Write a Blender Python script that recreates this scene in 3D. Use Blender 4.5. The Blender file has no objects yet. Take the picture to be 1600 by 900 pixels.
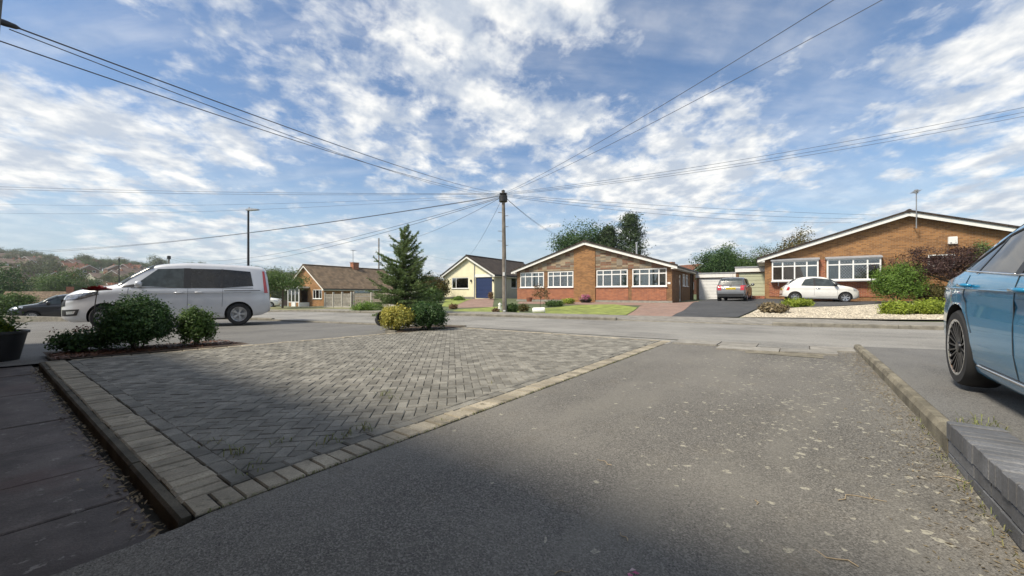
import bpy, math, random
import numpy as np
from mathutils import Vector, Matrix, noise as mnoise
scene = bpy.context.scene
COL = scene.collection
R = math.radians
# ------------------------------------------------------------------ camera, sky, sun
F, CX, HZ, CH = 616.0, 800.0, 458.0, 0.95        # focal length in px of the 1600 px photo, horizon row, eye height
cam = bpy.data.cameras.new('camera'); cam.sensor_width = 36; cam.lens = 36 * F / 1600
cam.shift_y = (HZ - 450) / 1600; cam.clip_start = 0.02; cam.clip_end = 6000
camo = bpy.data.objects.new('camera', cam); COL.objects.link(camo)
camo.location = (0, 0, CH); camo.rotation_euler = (R(90), 0, 0); scene.camera = camo
SUN_EL, SUN_AZ = 51.0, math.degrees(math.atan2(-.86, -.51))   # compass bearing of the sun: behind and to the left
world = bpy.data.worlds.new('World'); scene.world = world; world.use_nodes = True
wt = world.node_tree; wt.nodes.clear()
def wn(t, **k):
    n = wt.nodes.new(t)
    for a, b in k.items(): setattr(n, a, b)
    return n
def wmath(op, a, b=None, c=None, clamp=False):
    n = wn('ShaderNodeMath', operation=op, use_clamp=clamp)
    for i, v in enumerate((a, b, c)):
        if v is None: continue
        if isinstance(v, (int, float)): n.inputs[i].default_value = v
        else: wt.links.new(v, n.inputs[i])
    return n.outputs[0]
sky = wn('ShaderNodeTexSky', sky_type='NISHITA', sun_disc=False)
sky.sun_elevation = R(SUN_EL); sky.sun_rotation = R(SUN_AZ); sky.air_density = 1.0; sky.dust_density = .7; sky.ozone_density = 2.0
SKY = 0.15
tc = wn('ShaderNodeTexCoord'); sep = wn('ShaderNodeSeparateXYZ'); wt.links.new(tc.outputs['Generated'], sep.inputs[0])
zc = wmath('MAXIMUM', sep.outputs[2], 0.0)
den = wmath('ADD', zc, 0.20)
px_ = wmath('DIVIDE', sep.outputs[0], den); py_ = wmath('DIVIDE', sep.outputs[1], den)
comb = wn('ShaderNodeCombineXYZ'); wt.links.new(px_, comb.inputs[0]); wt.links.new(py_, comb.inputs[1])
def wnoise(scale, detail, rough, off, sx=1.0, sy=1.0, dist=0.0, rot=0.0):
    mp = wn('ShaderNodeMapping'); mp.inputs['Location'].default_value = off; mp.inputs['Scale'].default_value = (sx, sy, 1); mp.inputs['Rotation'].default_value = (0, 0, rot)
    wt.links.new(comb.outputs[0], mp.inputs[0])
    n = wn('ShaderNodeTexNoise'); n.inputs['Scale'].default_value = scale; n.inputs['Detail'].default_value = detail
    n.inputs['Roughness'].default_value = rough; n.inputs['Distortion'].default_value = dist
    wt.links.new(mp.outputs[0], n.inputs['Vector']); return n.outputs[0]
def wramp(v, lo, hi):
    n = wn('ShaderNodeMapRange', interpolation_type='SMOOTHSTEP'); n.inputs[1].default_value = lo; n.inputs[2].default_value = hi
    wt.links.new(v, n.inputs[0]); return n.outputs[0]
big = wnoise(0.85, 3, .5, (4.72, 1.75, 0), rot=.6)
cells = wnoise(7.6, 9, .63, (7.1, 2.4, 0), sx=1.0, sy=.85, dist=.2, rot=-.5)
puff = wnoise(2.8, 5, .55, (1.3, 6.4, 0), dist=.1, rot=.3)
cov = wmath('ADD', wmath('ADD', wmath('MULTIPLY', big, .80), wmath('MULTIPLY', cells, .46)), wmath('MULTIPLY', puff, .42))
m_cum = wramp(cov, .755, .93)
veil = wnoise(1.6, 7, .62, (1.7, 9.2, 0), sx=.5, sy=1.5, dist=.4, rot=.35)
m_veil = wmath('MULTIPLY', wramp(veil, .36, .74), .42)
hor = wramp(sep.outputs[2], .0, .16)
mask = wmath('MAXIMUM', m_cum, m_veil)
mask = wmath('MULTIPLY', mask, wmath('MULTIPLY_ADD', hor, .6, .4))
mask = wmath('MULTIPLY', mask, .95)
shade = wramp(wnoise(7.5, 6, .55, (7.16, 2.3, 0), sx=1.0, sy=.85, rot=-.5), .36, .66)
ccol = wn('ShaderNodeMixRGB'); ccol.inputs[1].default_value = (1.85, 2.05, 2.35, 1); ccol.inputs[2].default_value = (3.5, 3.45, 3.3, 1)
wt.links.new(shade, ccol.inputs[0])
hsv = wn('ShaderNodeHueSaturation'); hsv.inputs['Saturation'].default_value = 1.1; hsv.inputs['Value'].default_value = .47
wt.links.new(sky.outputs[0], hsv.inputs['Color'])
hzm = wn('ShaderNodeMixRGB'); hzm.inputs[2].default_value = (1.45, 1.85, 2.25, 1); wt.links.new(hsv.outputs[0], hzm.inputs[1])      # pale haze low in the sky
wt.links.new(wmath('MULTIPLY', wmath('SUBTRACT', 1.0, wramp(sep.outputs[2], -.05, .34)), .92), hzm.inputs[0])
wmix = wn('ShaderNodeMixRGB'); wt.links.new(mask, wmix.inputs[0]); wt.links.new(hzm.outputs[0], wmix.inputs[1]); wt.links.new(ccol.outputs[0], wmix.inputs[2])
bg = wn('ShaderNodeBackground'); bg.inputs[1].default_value = SKY; wt.links.new(wmix.outputs[0], bg.inputs[0])
wo = wn('ShaderNodeOutputWorld'); wt.links.new(bg.outputs[0], wo.inputs[0])
sd = bpy.data.lights.new('sun', 'SUN'); sd.energy = 2.6; sd.angle = R(12.0); sd.color = (1.0, .91, .76)
so = bpy.data.objects.new('sun', sd); COL.objects.link(so)
az, el = R(SUN_AZ), R(SUN_EL)
TOSUN = Vector((math.sin(az) * math.cos(el), math.cos(az) * math.cos(el), math.sin(el)))
so.rotation_euler = TOSUN.to_track_quat('Z', 'Y').to_euler(); so.location = (-20, -20, 30)
vs = scene.view_settings; vs.view_transform = 'Standard'; vs.look = 'None'; vs.exposure = 1.1; vs.gamma = 1
# ------------------------------------------------------------------ helpers
rng = random.Random(7); nr = np.random.RandomState(11)
NV = Vector((.593, .805, 0)).normalized(); TV = Vector((-NV.y, NV.x, 0))    # away from the own house / along its front
def ab(a, b, z=0.0): p = NV * a + TV * b; return Vector((p.x, p.y, z))
def toab(x, y): return x * NV.x + y * NV.y, x * TV.x + y * TV.y
def atY(u, v, Y): return Vector(((u - CX) / F * Y, Y, CH - (v - HZ) / F * Y))
def tag(o, label=None, cat=None, group=None, kind=None):
    if label: o['label'] = label
    if cat: o['category'] = cat
    if group: o['group'] = group
    if kind: o['kind'] = kind
    return o
def thing(name, label, cat, loc=(0, 0, 0), rz=0.0, group=None):
    o = bpy.data.objects.new(name, None); COL.objects.link(o); o.location = loc; o.rotation_euler = (0, 0, rz); o.empty_display_size = .2
    return tag(o, label, cat, group)
def link(name, me, parent=None):
    o = bpy.data.objects.new(name, me); COL.objects.link(o)
    if parent is not None: o.parent = parent
    return o
def set_uv(me):
    n = len(me.polygons)
    if not n: return
    uv = me.uv_layers.new(name='UVMap')
    nl = len(me.loops); vi = np.empty(nl, np.int32); me.loops.foreach_get('vertex_index', vi)
    co = np.empty(len(me.vertices) * 3, np.float32); me.vertices.foreach_get('co', co); co = co.reshape(-1, 3)[vi]
    nm = np.empty(n * 3, np.float32); me.polygons.foreach_get('normal', nm); nm = np.abs(nm.reshape(-1, 3))
    lt = np.empty(n, np.int32); me.polygons.foreach_get('loop_total', lt); nm = np.repeat(nm, lt, 0)
    out = np.empty((nl, 2), np.float32)
    zz = (nm[:, 2] >= nm[:, 0]) & (nm[:, 2] >= nm[:, 1]) & (nm[:, 2] > .72); yy = ~zz & (nm[:, 1] >= nm[:, 0]); xx = ~zz & ~yy
    out[zz] = co[zz][:, :2]; out[yy] = co[yy][:, [0, 2]]; out[xx] = co[xx][:, 1:]
    uv.data.foreach_set('uv', out.ravel())
class MB:
    def __init__(s): s.v = []; s.f = []; s.m = []; s.cm = 0
    def add(s, vs_, fs):
        o = len(s.v); s.v += [tuple(p) for p in vs_]
        for f in fs: s.f.append(tuple(i + o for i in f)); s.m.append(s.cm)
        return s
    def box(s, x0, x1, y0, y1, z0, z1):
        return s.add([(x0, y0, z0), (x1, y0, z0), (x1, y1, z0), (x0, y1, z0), (x0, y0, z1), (x1, y0, z1), (x1, y1, z1), (x0, y1, z1)],
                     [(0, 3, 2, 1), (4, 5, 6, 7), (0, 1, 5, 4), (1, 2, 6, 5), (2, 3, 7, 6), (3, 0, 4, 7)])
    def bbox(s, x0, x1, y0, y1, z0, z1, b=.004):      # box with chamfered top and sides
        vs_ = []; 
        for z, i in ((z0, 0), (z1 - b, 0), (z1, b)):
            vs_ += [(x0 + i, y0 + i, z), (x1 - i, y0 + i, z), (x1 - i, y1 - i, z), (x0 + i, y1 - i, z)]
        fs = [(8, 9, 10, 11)]
        for k in (0, 4):
            for j in range(4): fs.append((k + j, k + (j + 1) % 4, k + 4 + (j + 1) % 4, k + 4 + j))
        return s.add(vs_, fs)
    def prism(s, pts, axis, d0, d1):                   # polygon (2D) extruded along an axis
        def mk(p, d): return {'x': (d, p[0], p[1]), 'y': (p[0], d, p[1]), 'z': (p[0], p[1], d)}[axis]
        n = len(pts); vs_ = [mk(p, d0) for p in pts] + [mk(p, d1) for p in pts]
        fs = [tuple(range(n)), tuple(range(2 * n - 1, n - 1, -1))] + [(i, n + i, n + (i + 1) % n, (i + 1) % n) for i in range(n)]
        return s.add(vs_, fs)
    def bar(s, p, q, w, h=None, up=Vector((0, 0, 1))):
        p, q = Vector(p), Vector(q); h = h or w; d = (q - p).normalized()
        if abs(d.dot(up)) > .98: up = Vector((1, 0, 0))
        a = d.cross(up).normalized() * w / 2; b = a.cross(d).normalized() * h / 2
        vs_ = [e + x for e in (p, q) for x in (-a - b, a - b, a + b, -a + b)]
        return s.add(vs_, [(0, 1, 2, 3), (7, 6, 5, 4), (0, 4, 5, 1), (1, 5, 6, 2), (2, 6, 7, 3), (3, 7, 4, 0)])
    def tube(s, pts, rad, n=8, cap=True):
        pts = [Vector(p) for p in pts]; m = len(pts)
        rad = rad if isinstance(rad, (list, tuple)) else [rad] * m
        vs_ = []; ref = None
        for i, p in enumerate(pts):
            d = (pts[min(i + 1, m - 1)] - pts[max(i - 1, 0)]).normalized()
            if ref is None: ref = Vector((0, 0, 1)) if abs(d.z) < .9 else Vector((1, 0, 0))
            a = (ref - d * ref.dot(d)).normalized(); b = d.cross(a); ref = a
            for k in range(n):
                t = 2 * math.pi * k / n; vs_.append(p + (a * math.cos(t) + b * math.sin(t)) * rad[i])
        fs = [(i * n + k, i * n + (k + 1) % n, (i + 1) * n + (k + 1) % n, (i + 1) * n + k) for i in range(m - 1) for k in range(n)]
        if cap: fs += [tuple(range(n - 1, -1, -1)), tuple((m - 1) * n + k for k in range(n))]
        return s.add(vs_, fs)
    def lathe(s, prof, n=24, c=(0, 0, 0), axis='z'):
        vs_ = []; m = len(prof)
        for r, h in prof:
            for k in range(n):
                t = 2 * math.pi * k / n; x, y = r * math.cos(t), r * math.sin(t)
                p = (x, y, h) if axis == 'z' else (x, h, y)
                vs_.append((p[0] + c[0], p[1] + c[1], p[2] + c[2]))
        return s.add(vs_, [(i * n + k, i * n + (k + 1) % n, (i + 1) * n + (k + 1) % n, (i + 1) * n + k) for i in range(m - 1) for k in range(n)])
    def grid(s, rows):
        n = len(rows[0]); vs_ = [p for r in rows for p in r]
        return s.add(vs_, [(i * n + k, i * n + k + 1, (i + 1) * n + k + 1, (i + 1) * n + k) for i in range(len(rows) - 1) for k in range(n - 1)])
    def mesh(s, name, mat=None, smooth=False, ang=None):
        me = bpy.data.meshes.new(name); me.from_pydata(s.v, [], s.f)
        for mm in (mat if isinstance(mat, (list, tuple)) else [mat]):
            if mm: me.materials.append(mm)
        if isinstance(mat, (list, tuple)): me.polygons.foreach_set('material_index', s.m)
        fix_normals(me); set_uv(me)
        if smooth:
            me.polygons.foreach_set('use_smooth', [True] * len(me.polygons))
            if ang: me.set_sharp_from_angle(angle=R(ang))
        return me
    def build(s, name, mat=None, parent=None, smooth=False, ang=None):
        return link(name, s.mesh(name, mat, smooth, ang), parent)
def fix_normals(me):
    import bmesh
    bm = bmesh.new(); bm.from_mesh(me); bmesh.ops.recalc_face_normals(bm, faces=bm.faces); bm.to_mesh(me); bm.free(); me.update()
def quads_mesh(name, V, mat):                         # V: (N,4,3) loose leaf quads
    n = len(V); me = bpy.data.meshes.new(name)
    me.vertices.add(n * 4); me.vertices.foreach_set('co', np.ascontiguousarray(V, dtype=np.float32).ravel())
    me.loops.add(n * 4); me.loops.foreach_set('vertex_index', np.arange(n * 4, dtype=np.int32))
    me.polygons.add(n); me.polygons.foreach_set('loop_start', np.arange(0, n * 4, 4, dtype=np.int32))
    try: me.polygons.foreach_set('loop_total', np.full(n, 4, dtype=np.int32))
    except Exception: pass
    me.update(calc_edges=True); me.validate()
    if mat: me.materials.append(mat)
    return me
# ------------------------------------------------------------------ materials
def nodes(name):
    m = bpy.data.materials.new(name); m.use_nodes = True; t = m.node_tree; return m, t, t.nodes['Principled BSDF']
def N(t, typ, ins=None, **k):
    n = t.nodes.new(typ)
    for a, b in k.items(): setattr(n, a, b)
    for a, b in (ins or {}).items():
        if hasattr(b, 'links') or isinstance(b, bpy.types.NodeSocket): t.links.new(b, n.inputs[a])
        else: n.inputs[a].default_value = b
    return n
def c4(c): return (c[0], c[1], c[2], 1)
def mixc(t, f, a, b, mode='MIX'):
    n = t.nodes.new('ShaderNodeMixRGB'); n.blend_type = mode
    for i, v in enumerate((f, a, b)):
        if isinstance(v, bpy.types.NodeSocket): t.links.new(v, n.inputs[i])
        else: n.inputs[i].default_value = v if i == 0 else c4(v)
    return n.outputs[0]
def ramp(t, v, lo, hi, a=0.0, b=1.0):
    n = N(t, 'ShaderNodeMapRange', {0: v, 1: lo, 2: hi, 3: a, 4: b}, interpolation_type='SMOOTHSTEP'); return n.outputs[0]
def coords(t, kind):
    if kind == 'pos': return t.nodes.new('ShaderNodeNewGeometry').outputs['Position']
    n = t.nodes.new('ShaderNodeTexCoord'); return n.outputs['UV' if kind == 'uv' else 'Object']
def noise(t, co, scale, detail=3, rough=.55): return N(t, 'ShaderNodeTexNoise', {'Vector': co, 'Scale': scale, 'Detail': detail, 'Roughness': rough}).outputs[0]
def bump(t, b, h, strength, dist):
    n = N(t, 'ShaderNodeBump', {'Height': h, 'Strength': strength, 'Distance': dist}); t.links.new(n.outputs[0], b.inputs['Normal'])
def plain(name, c, rough=.6, metal=0.0, var=.12, scale=6.0, bmp=0.0, co='obj', coat=0.0, spec=.5):
    m, t, b = nodes(name); cc = coords(t, co); n = noise(t, cc, scale, 5)
    col = mixc(t, ramp(t, n, .3, .7), tuple(x * (1 - var) for x in c), tuple(min(1, x * (1 + var)) for x in c))
    t.links.new(col, b.inputs['Base Color']); b.inputs['Roughness'].default_value = rough; b.inputs['Metallic'].default_value = metal
    b.inputs['Coat Weight'].default_value = coat; b.inputs['Coat Roughness'].default_value = .04; b.inputs['Specular IOR Level'].default_value = spec
    if bmp: bump(t, b, noise(t, cc, scale * 8, 4), bmp, .01)
    return m
def tarmac(name, c, lichen=0.0, patch=.25, warm=(.15, .13, .10), rough=.85, lich_zone=None, streak=(1.6, .45, 1)):
    m, t, b = nodes(name); p = coords(t, 'pos')
    big_ = noise(t, p, .55, 4); mid = noise(t, p, 3.0, 5, .6); fine = noise(t, p, 120, 3, .7)
    vor = N(t, 'ShaderNodeTexVoronoi', {'Vector': p, 'Scale': 150.0}).outputs['Color']
    vsep = N(t, 'ShaderNodeSeparateColor', {0: vor}).outputs[0]
    col = mixc(t, ramp(t, big_, .3, .7), tuple(x * (1 - patch) for x in c), tuple(x * (1 + patch) for x in c))
    col = mixc(t, ramp(t, mid, .52, .75, 0, .55), col, warm)
    col = mixc(t, ramp(t, vsep, .30, 1.0, 0, .75), col, tuple(x * 2.0 for x in c))
    col = mixc(t, ramp(t, fine, .34, .52, .75, 0), col, tuple(x * .28 for x in c))
    dn_ = N(t, 'ShaderNodeVectorMath', {0: p, 1: tuple(TV)}, operation='DOT_PRODUCT').outputs['Value']; da_ = N(t, 'ShaderNodeVectorMath', {0: p, 1: tuple(NV)}, operation='DOT_PRODUCT').outputs['Value']
    cb_ = N(t, 'ShaderNodeCombineXYZ', {0: dn_, 1: da_}).outputs[0]; st_ = N(t, 'ShaderNodeTexNoise', {'Vector': N(t, 'ShaderNodeVectorMath', {0: cb_, 1: streak}, operation='MULTIPLY').outputs[0], 'Scale': 1.0, 'Detail': 6.0, 'Roughness': .62}).outputs[0]
    col = mixc(t, ramp(t, st_, .42, .66, 0, .5), col, tuple(x * k_ for x, k_ in zip(c, (1.55, 1.55, 1.5))))
    col = mixc(t, ramp(t, noise(t, p, 1.7, 7, .7), .60, .72, 0, .55), col, tuple(x * .5 for x in c))
    if lichen:
        w = N(t, 'ShaderNodeVectorMath', {0: p, 1: (1, 1, 0)}, operation='MULTIPLY').outputs[0]
        wd = N(t, 'ShaderNodeVectorMath', {0: w, 1: N(t, 'ShaderNodeVectorMath', {0: N(t, 'ShaderNodeTexNoise', {'Vector': p, 'Scale': 22.0}).outputs['Color'], 'Scale': .06}, operation='SCALE').outputs[0]}, operation='ADD').outputs[0]
        v1 = N(t, 'ShaderNodeTexVoronoi', {'Vector': wd, 'Scale': 19.0})
        rnd = N(t, 'ShaderNodeSeparateColor', {0: v1.outputs['Color']})
        size = N(t, 'ShaderNodeMath', {0: rnd.outputs[0], 1: .42}, operation='MULTIPLY').outputs[0]
        spot = N(t, 'ShaderNodeMath', {0: v1.outputs['Distance'], 1: size}, operation='LESS_THAN').outputs[0]
        dens = noise(t, p, .8, 3)
        if lich_zone:
            dp = N(t, 'ShaderNodeVectorMath', {0: p, 1: tuple(TV)}, operation='DOT_PRODUCT').outputs['Value']
            zone = ramp(t, dp, lich_zone[0], lich_zone[1], 1.6, .12)
        else: zone = 1.0
        keep = N(t, 'ShaderNodeMath', {0: rnd.outputs[1], 1: N(t, 'ShaderNodeMath', {0: dens, 1: N(t, 'ShaderNodeMath', {0: zone, 1: ramp(t, da_, 1.2, 3.4, .15, 1)}, operation='MULTIPLY').outputs[0]}, operation='MULTIPLY').outputs[0]}, operation='LESS_THAN').outputs[0]
        f = N(t, 'ShaderNodeMath', {0: spot, 1: keep}, operation='MULTIPLY').outputs[0]
        f = N(t, 'ShaderNodeMath', {0: f, 1: ramp(t, noise(t, p, 60, 3), .35, .6, .15, lichen)}, operation='MULTIPLY').outputs[0]
        col = mixc(t, f, col, (.36, .34, .27))
    t.links.new(col, b.inputs['Base Color']); b.inputs['Roughness'].default_value = rough; b.inputs['Specular IOR Level'].default_value = .35
    h = mixc(t, .5, N(t, 'ShaderNodeTexVoronoi', {'Vector': p, 'Scale': 150.0}).outputs['Distance'], fine)
    bump(t, b, h, .6, .006)
    return m
def stone(name, c, var=.25, island=False, objrand=False, moss=0.0, fine=45.0, rough=.85, spread=.0, fleck=0.0):
    m, t, b = nodes(name); p = coords(t, 'pos')
    col = mixc(t, ramp(t, noise(t, p, 4, 5, .6), .3, .7), tuple(x * (1 - var) for x in c), tuple(min(1, x * (1 + var)) for x in c))
    if island or objrand:
        r = t.nodes.new('ShaderNodeNewGeometry').outputs['Random Per Island'] if island else t.nodes.new('ShaderNodeObjectInfo').outputs['Random']
        col = mixc(t, 1.0, col, mixc(t, r, (1 - spread,) * 3, (1 + spread,) * 3), 'MULTIPLY')
    col = mixc(t, ramp(t, noise(t, p, fine * 2.5, 2), .35, .65, 0, .45), col, tuple(x * .55 for x in c))
    if fleck: col = mixc(t, ramp(t, noise(t, p, 11, 5, .7), .60, .68, 0, fleck), col, (.30, .28, .26)); col = mixc(t, ramp(t, noise(t, p, 1.6, 5, .6), .5, .68, 0, .6), col, (.10, .062, .055))
    if moss: col = mixc(t, ramp(t, noise(t, p, 9, 6, .65), .55, .72, 0, moss), col, (.045, .042, .028))
    t.links.new(col, b.inputs['Base Color']); b.inputs['Roughness'].default_value = rough; b.inputs['Specular IOR Level'].default_value = .3
    bump(t, b, noise(t, p, fine * 2, 4), .45, .005)
    return m
def bricks(name, cols, mortar, bw=.225, bh=.075, ms=.010, rough=.85, bmp=.5, off=.5, jag=0.0):
    m, t, b = nodes(name); uv = coords(t, 'uv')
    if jag:
        uv = N(t, 'ShaderNodeVectorMath', {0: uv, 1: N(t, 'ShaderNodeVectorMath', {0: N(t, 'ShaderNodeTexNoise', {'Vector': uv, 'Scale': 4.0}).outputs['Color'], 'Scale': jag}, operation='SCALE').outputs[0]}, operation='ADD').outputs[0]
    br = N(t, 'ShaderNodeTexBrick', {'Vector': uv, 'Scale': 1.0, 'Mortar Size': ms, 'Brick Width': bw, 'Row Height': bh, 'Color1': (0, 0, 0, 1), 'Color2': (1, 1, 1, 1), 'Mortar': (.5, .5, .5, 1), 'Mortar Smooth': .2, 'Bias': 0.0})
    br.offset = off
    # one random value for each brick, from its cell
    cell = N(t, 'ShaderNodeTexNoise', {'Vector': N(t, 'ShaderNodeVectorMath', {0: uv, 1: (bw * 1.0, bh * 1.0, 1)}, operation='SNAP').outputs[0], 'Scale': 37.0, 'Detail': 0.0}).outputs[0]
    n = len(cols); cr = t.nodes.new('ShaderNodeValToRGB'); cr.color_ramp.interpolation = 'CONSTANT' if jag else 'LINEAR'
    for i, c in enumerate(cols):
        pos = .25 + .5 * i / n
        e = cr.color_ramp.elements[i] if i < 2 else cr.color_ramp.elements.new(pos)
        e.position = pos; e.color = c4(c)
    src = mixc(t, .5, br.outputs['Color'], cell) if not jag else cell
    t.links.new(src, cr.inputs[0])
    col = mixc(t, ramp(t, noise(t, uv, 1.2, 5, .6), .3, .7), cr.outputs[0], mixc(t, 1.0, cr.outputs[0], (.78, .76, .74), 'MULTIPLY'))
    col = mixc(t, br.outputs['Fac'], col, mortar)
    t.links.new(col, b.inputs['Base Color']); b.inputs['Roughness'].default_value = rough; b.inputs['Specular IOR Level'].default_value = .25
    inv = N(t, 'ShaderNodeMath', {0: 1.0, 1: br.outputs['Fac']}, operation='SUBTRACT').outputs[0]
    bump(t, b, mixc(t, .3, inv, noise(t, uv, 40, 4)), bmp, .012)
    return m
def leaf(name, c1, c2, c3=None, rough=.55, trans=.3):
    m, t, b = nodes(name); r = t.nodes.new('ShaderNodeNewGeometry').outputs['Random Per Island']
    cr = t.nodes.new('ShaderNodeValToRGB'); cr.color_ramp.elements[0].color = c4(c1); cr.color_ramp.elements[1].color = c4(c2)
    if c3: e = cr.color_ramp.elements.new(.9); cr.color_ramp.elements[1].position = .75; cr.color_ramp.elements[2].color = c4(c3)
    t.links.new(r, cr.inputs[0])
    big_ = noise(t, coords(t, 'pos'), 2.2, 3)
    col = mixc(t, ramp(t, big_, .3, .7), cr.outputs[0], mixc(t, 1.0, cr.outputs[0], (.72, .75, .7), 'MULTIPLY'))
    t.links.new(col, b.inputs['Base Color']); b.inputs['Roughness'].default_value = rough; b.inputs['Specular IOR Level'].default_value = .35
    tr = N(t, 'ShaderNodeBsdfTranslucent', {'Color': col}); mx = N(t, 'ShaderNodeMixShader', {0: trans, 1: b.outputs[0], 2: tr.outputs[0]})
    t.links.new(mx.outputs[0], t.nodes['Material Output'].inputs[0]); return m
def glass(name, tint=(.75, .8, .8), refl=.08):
    m, t, b = nodes(name); t.nodes.remove(b)
    fr = N(t, 'ShaderNodeFresnel', {'IOR': 1.5}); g = N(t, 'ShaderNodeBsdfGlossy', {'Color': (1, 1, 1, 1), 'Roughness': .015}); tr = N(t, 'ShaderNodeBsdfTransparent', {'Color': c4(tint)})
    f = N(t, 'ShaderNodeMath', {0: fr.outputs[0], 1: refl}, operation='ADD', use_clamp=True).outputs[0]
    mx = N(t, 'ShaderNodeMixShader', {0: f, 1: tr.outputs[0], 2: g.outputs[0]}); t.links.new(mx.outputs[0], t.nodes['Material Output'].inputs[0]); return m
def paint(name, c, metal=0.0, rough=.35, coat=1.0, flake=.04):
    m, t, b = nodes(name); p = coords(t, 'obj'); n = noise(t, p, 3, 4)
    t.links.new(mixc(t, ramp(t, n, .3, .7), tuple(x * (1 - flake) for x in c), tuple(x * (1 + flake) for x in c)), b.inputs['Base Color'])
    b.inputs['Metallic'].default_value = metal; b.inputs['Roughness'].default_value = rough; b.inputs['Coat Weight'].default_value = coat; b.inputs['Coat Roughness'].default_value = .03
    return m
M = {}
M['drive'] = tarmac('driveway_tarmac', (.125, .118, .105), lichen=.85, lich_zone=(-.1, 1.3))
M['drive_n'] = tarmac('neighbour_tarmac', (.115, .112, .106), lichen=0, warm=(.14, .13, .11))
M['drive_dark'] = tarmac('dark_tarmac', (.052, .053, .055), warm=(.06, .06, .06))
M['road'] = tarmac('road_tarmac', (.185, .178, .163), patch=.42, warm=(.28, .26, .22), rough=.72, streak=(.28, 2.6, 1))
M['pave'] = stone('pavement_concrete', (.27, .255, .225), var=.22, moss=.35, objrand=True, spread=.16)
M['kerb'] = stone('kerb_concrete', (.22, .205, .17), var=.3, moss=.6)
M['kerb_moss'] = stone('mossy_kerb', (.20, .18, .135), var=.4, moss=.75)
M['kerb_dark'] = stone('dark_mossy_kerb', (.085, .075, .055), var=.45, moss=.7)
M['block'] = stone('charcoal_block', (.185, .177, .153), var=.3, objrand=True, spread=.22, moss=.35)
M['block_i'] = stone('charcoal_blocks_far', (.205, .195, .168), var=.3, island=True, spread=.3, moss=.15)
M['tan'] = stone('tan_block', (.31, .275, .21), var=.28, objrand=True, spread=.16, moss=.65)
M['slab'] = stone('path_slab', (.105, .09, .084), var=.4, fleck=.6, objrand=True, spread=.15, moss=.4, rough=.7)
M['sand'] = stone('joint_sand', (.045, .043, .036), var=.3)
M['grass'] = plain('lawn_grass', (.20, .235, .05), .9, var=.35, scale=2.2, bmp=.6, co='pos')
M['dry_grass'] = plain('verge_grass', (.17, .165, .075), .9, var=.3, scale=1.5, bmp=.6, co='pos')
M['ground'] = plain('ground_field', (.085, .105, .045), .95, var=.35, scale=.08, co='pos')
M['soil'] = plain('bed_soil', (.075, .05, .032), .95, var=.4, scale=8, bmp=.8, co='pos')
M['gravel'] = plain('gravel_bed', (.40, .36, .29), .9, var=.3, scale=16, bmp=1.0, co='pos')
M['pink_pave'] = bricks('pink_block_paving', [(.30, .19, .15), (.34, .225, .18), (.26, .18, .15)], (.22, .17, .14), .2, .1, .006, bmp=.3)
M['brick_orange'] = bricks('orange_brick', [(.32, .155, .058), (.40, .20, .075), (.24, .115, .045)], (.30, .21, .13))
M['brick_red'] = bricks('red_brick', [(.36, .11, .05), (.43, .15, .07), (.28, .085, .045)], (.36, .25, .18))
M['brick_brown'] = bricks('brown_brick', [(.23, .12, .055), (.28, .15, .065), (.18, .09, .045)], (.24, .17, .11))
M['cladding'] = bricks('stone_cladding', [(.30, .22, .14), (.19, .15, .11), (.36, .29, .2), (.24, .13, .085), (.27, .24, .19), (.17, .10, .07)], (.22, .19, .15), .42, .14, .012, jag=.04)
M['wallbrick'] = stone('painted_grey_brick', (.15, .153, .162), var=.25, objrand=True, spread=.25, rough=.6, moss=.2, fine=30)
M['mortar'] = stone('dark_mortar', (.05, .05, .052))
M['cream'] = plain('cream_render', (.76, .71, .50), .9, var=.05, scale=2)
M['pale_and_shaded_render'] = plain('pale_and_shaded_render', (.50, .48, .40), .9, var=.06, scale=2)  # cream with shade put in for a side wall; plain render on hillside bungalows
M['white'] = plain('white_upvc', (.78, .78, .76), .4, var=.04)
M['whitewood'] = plain('white_fascia', (.78, .77, .73), .55, var=.06)
M['tile'] = bricks('brown_roof_tile', [(.20, .145, .095), (.245, .18, .12), (.155, .115, .078)], (.05, .04, .03), .30, .32, .012, bmp=.9, off=0.0)
M['tile_dark'] = bricks('dark_roof_tile', [(.060, .047, .038), (.075, .06, .05), (.05, .04, .034)], (.02, .018, .016), .30, .32, .012, bmp=.9, off=0.0)
M['tile_red'] = bricks('red_roof_tile', [(.20, .085, .05), (.25, .11, .065), (.16, .075, .05)], (.07, .04, .03), .30, .32, .02, bmp=.8, off=0.0)
M['glass'] = glass('window_glass', (.7, .75, .75), .10)
M['carglass'] = plain('car_glass', (.05, .062, .066), .10, var=.3, spec=.3)
M['darkglass'] = plain('privacy_glass', (.012, .013, .015), .04, var=.3, spec=.45)
M['curtain'] = plain('net_curtain', (.62, .62, .58), .9, var=.1)
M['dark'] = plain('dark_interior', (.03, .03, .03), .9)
M['black'] = plain('black_plastic', (.018, .018, .019), .5, bmp=.1)
M['rubber'] = plain('tyre_rubber', (.02, .02, .021), .85)
M['alloy'] = plain('alloy_rim', (.55, .56, .58), .3, .8)
M['alloy_dark'] = plain('dark_alloy', (.035, .036, .04), .28, .6)
M['chrome'] = plain('chrome_trim', (.75, .76, .78), .12, 1.0, var=.02)
M['silver'] = paint('silver_paint', (.56, .57, .585), .2, .35)
M['grey_paint'] = paint('grey_paint', (.115, .12, .125), .4, .36)
M['white_paint'] = paint('white_paint', (.78, .77, .73), 0, .4)
M['blue_paint'] = paint('blue_paint', (.008, .21, .40), .15, .26, coat=.8)
M['black_paint'] = paint('black_paint', (.02, .021, .024), .2, .3)
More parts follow.
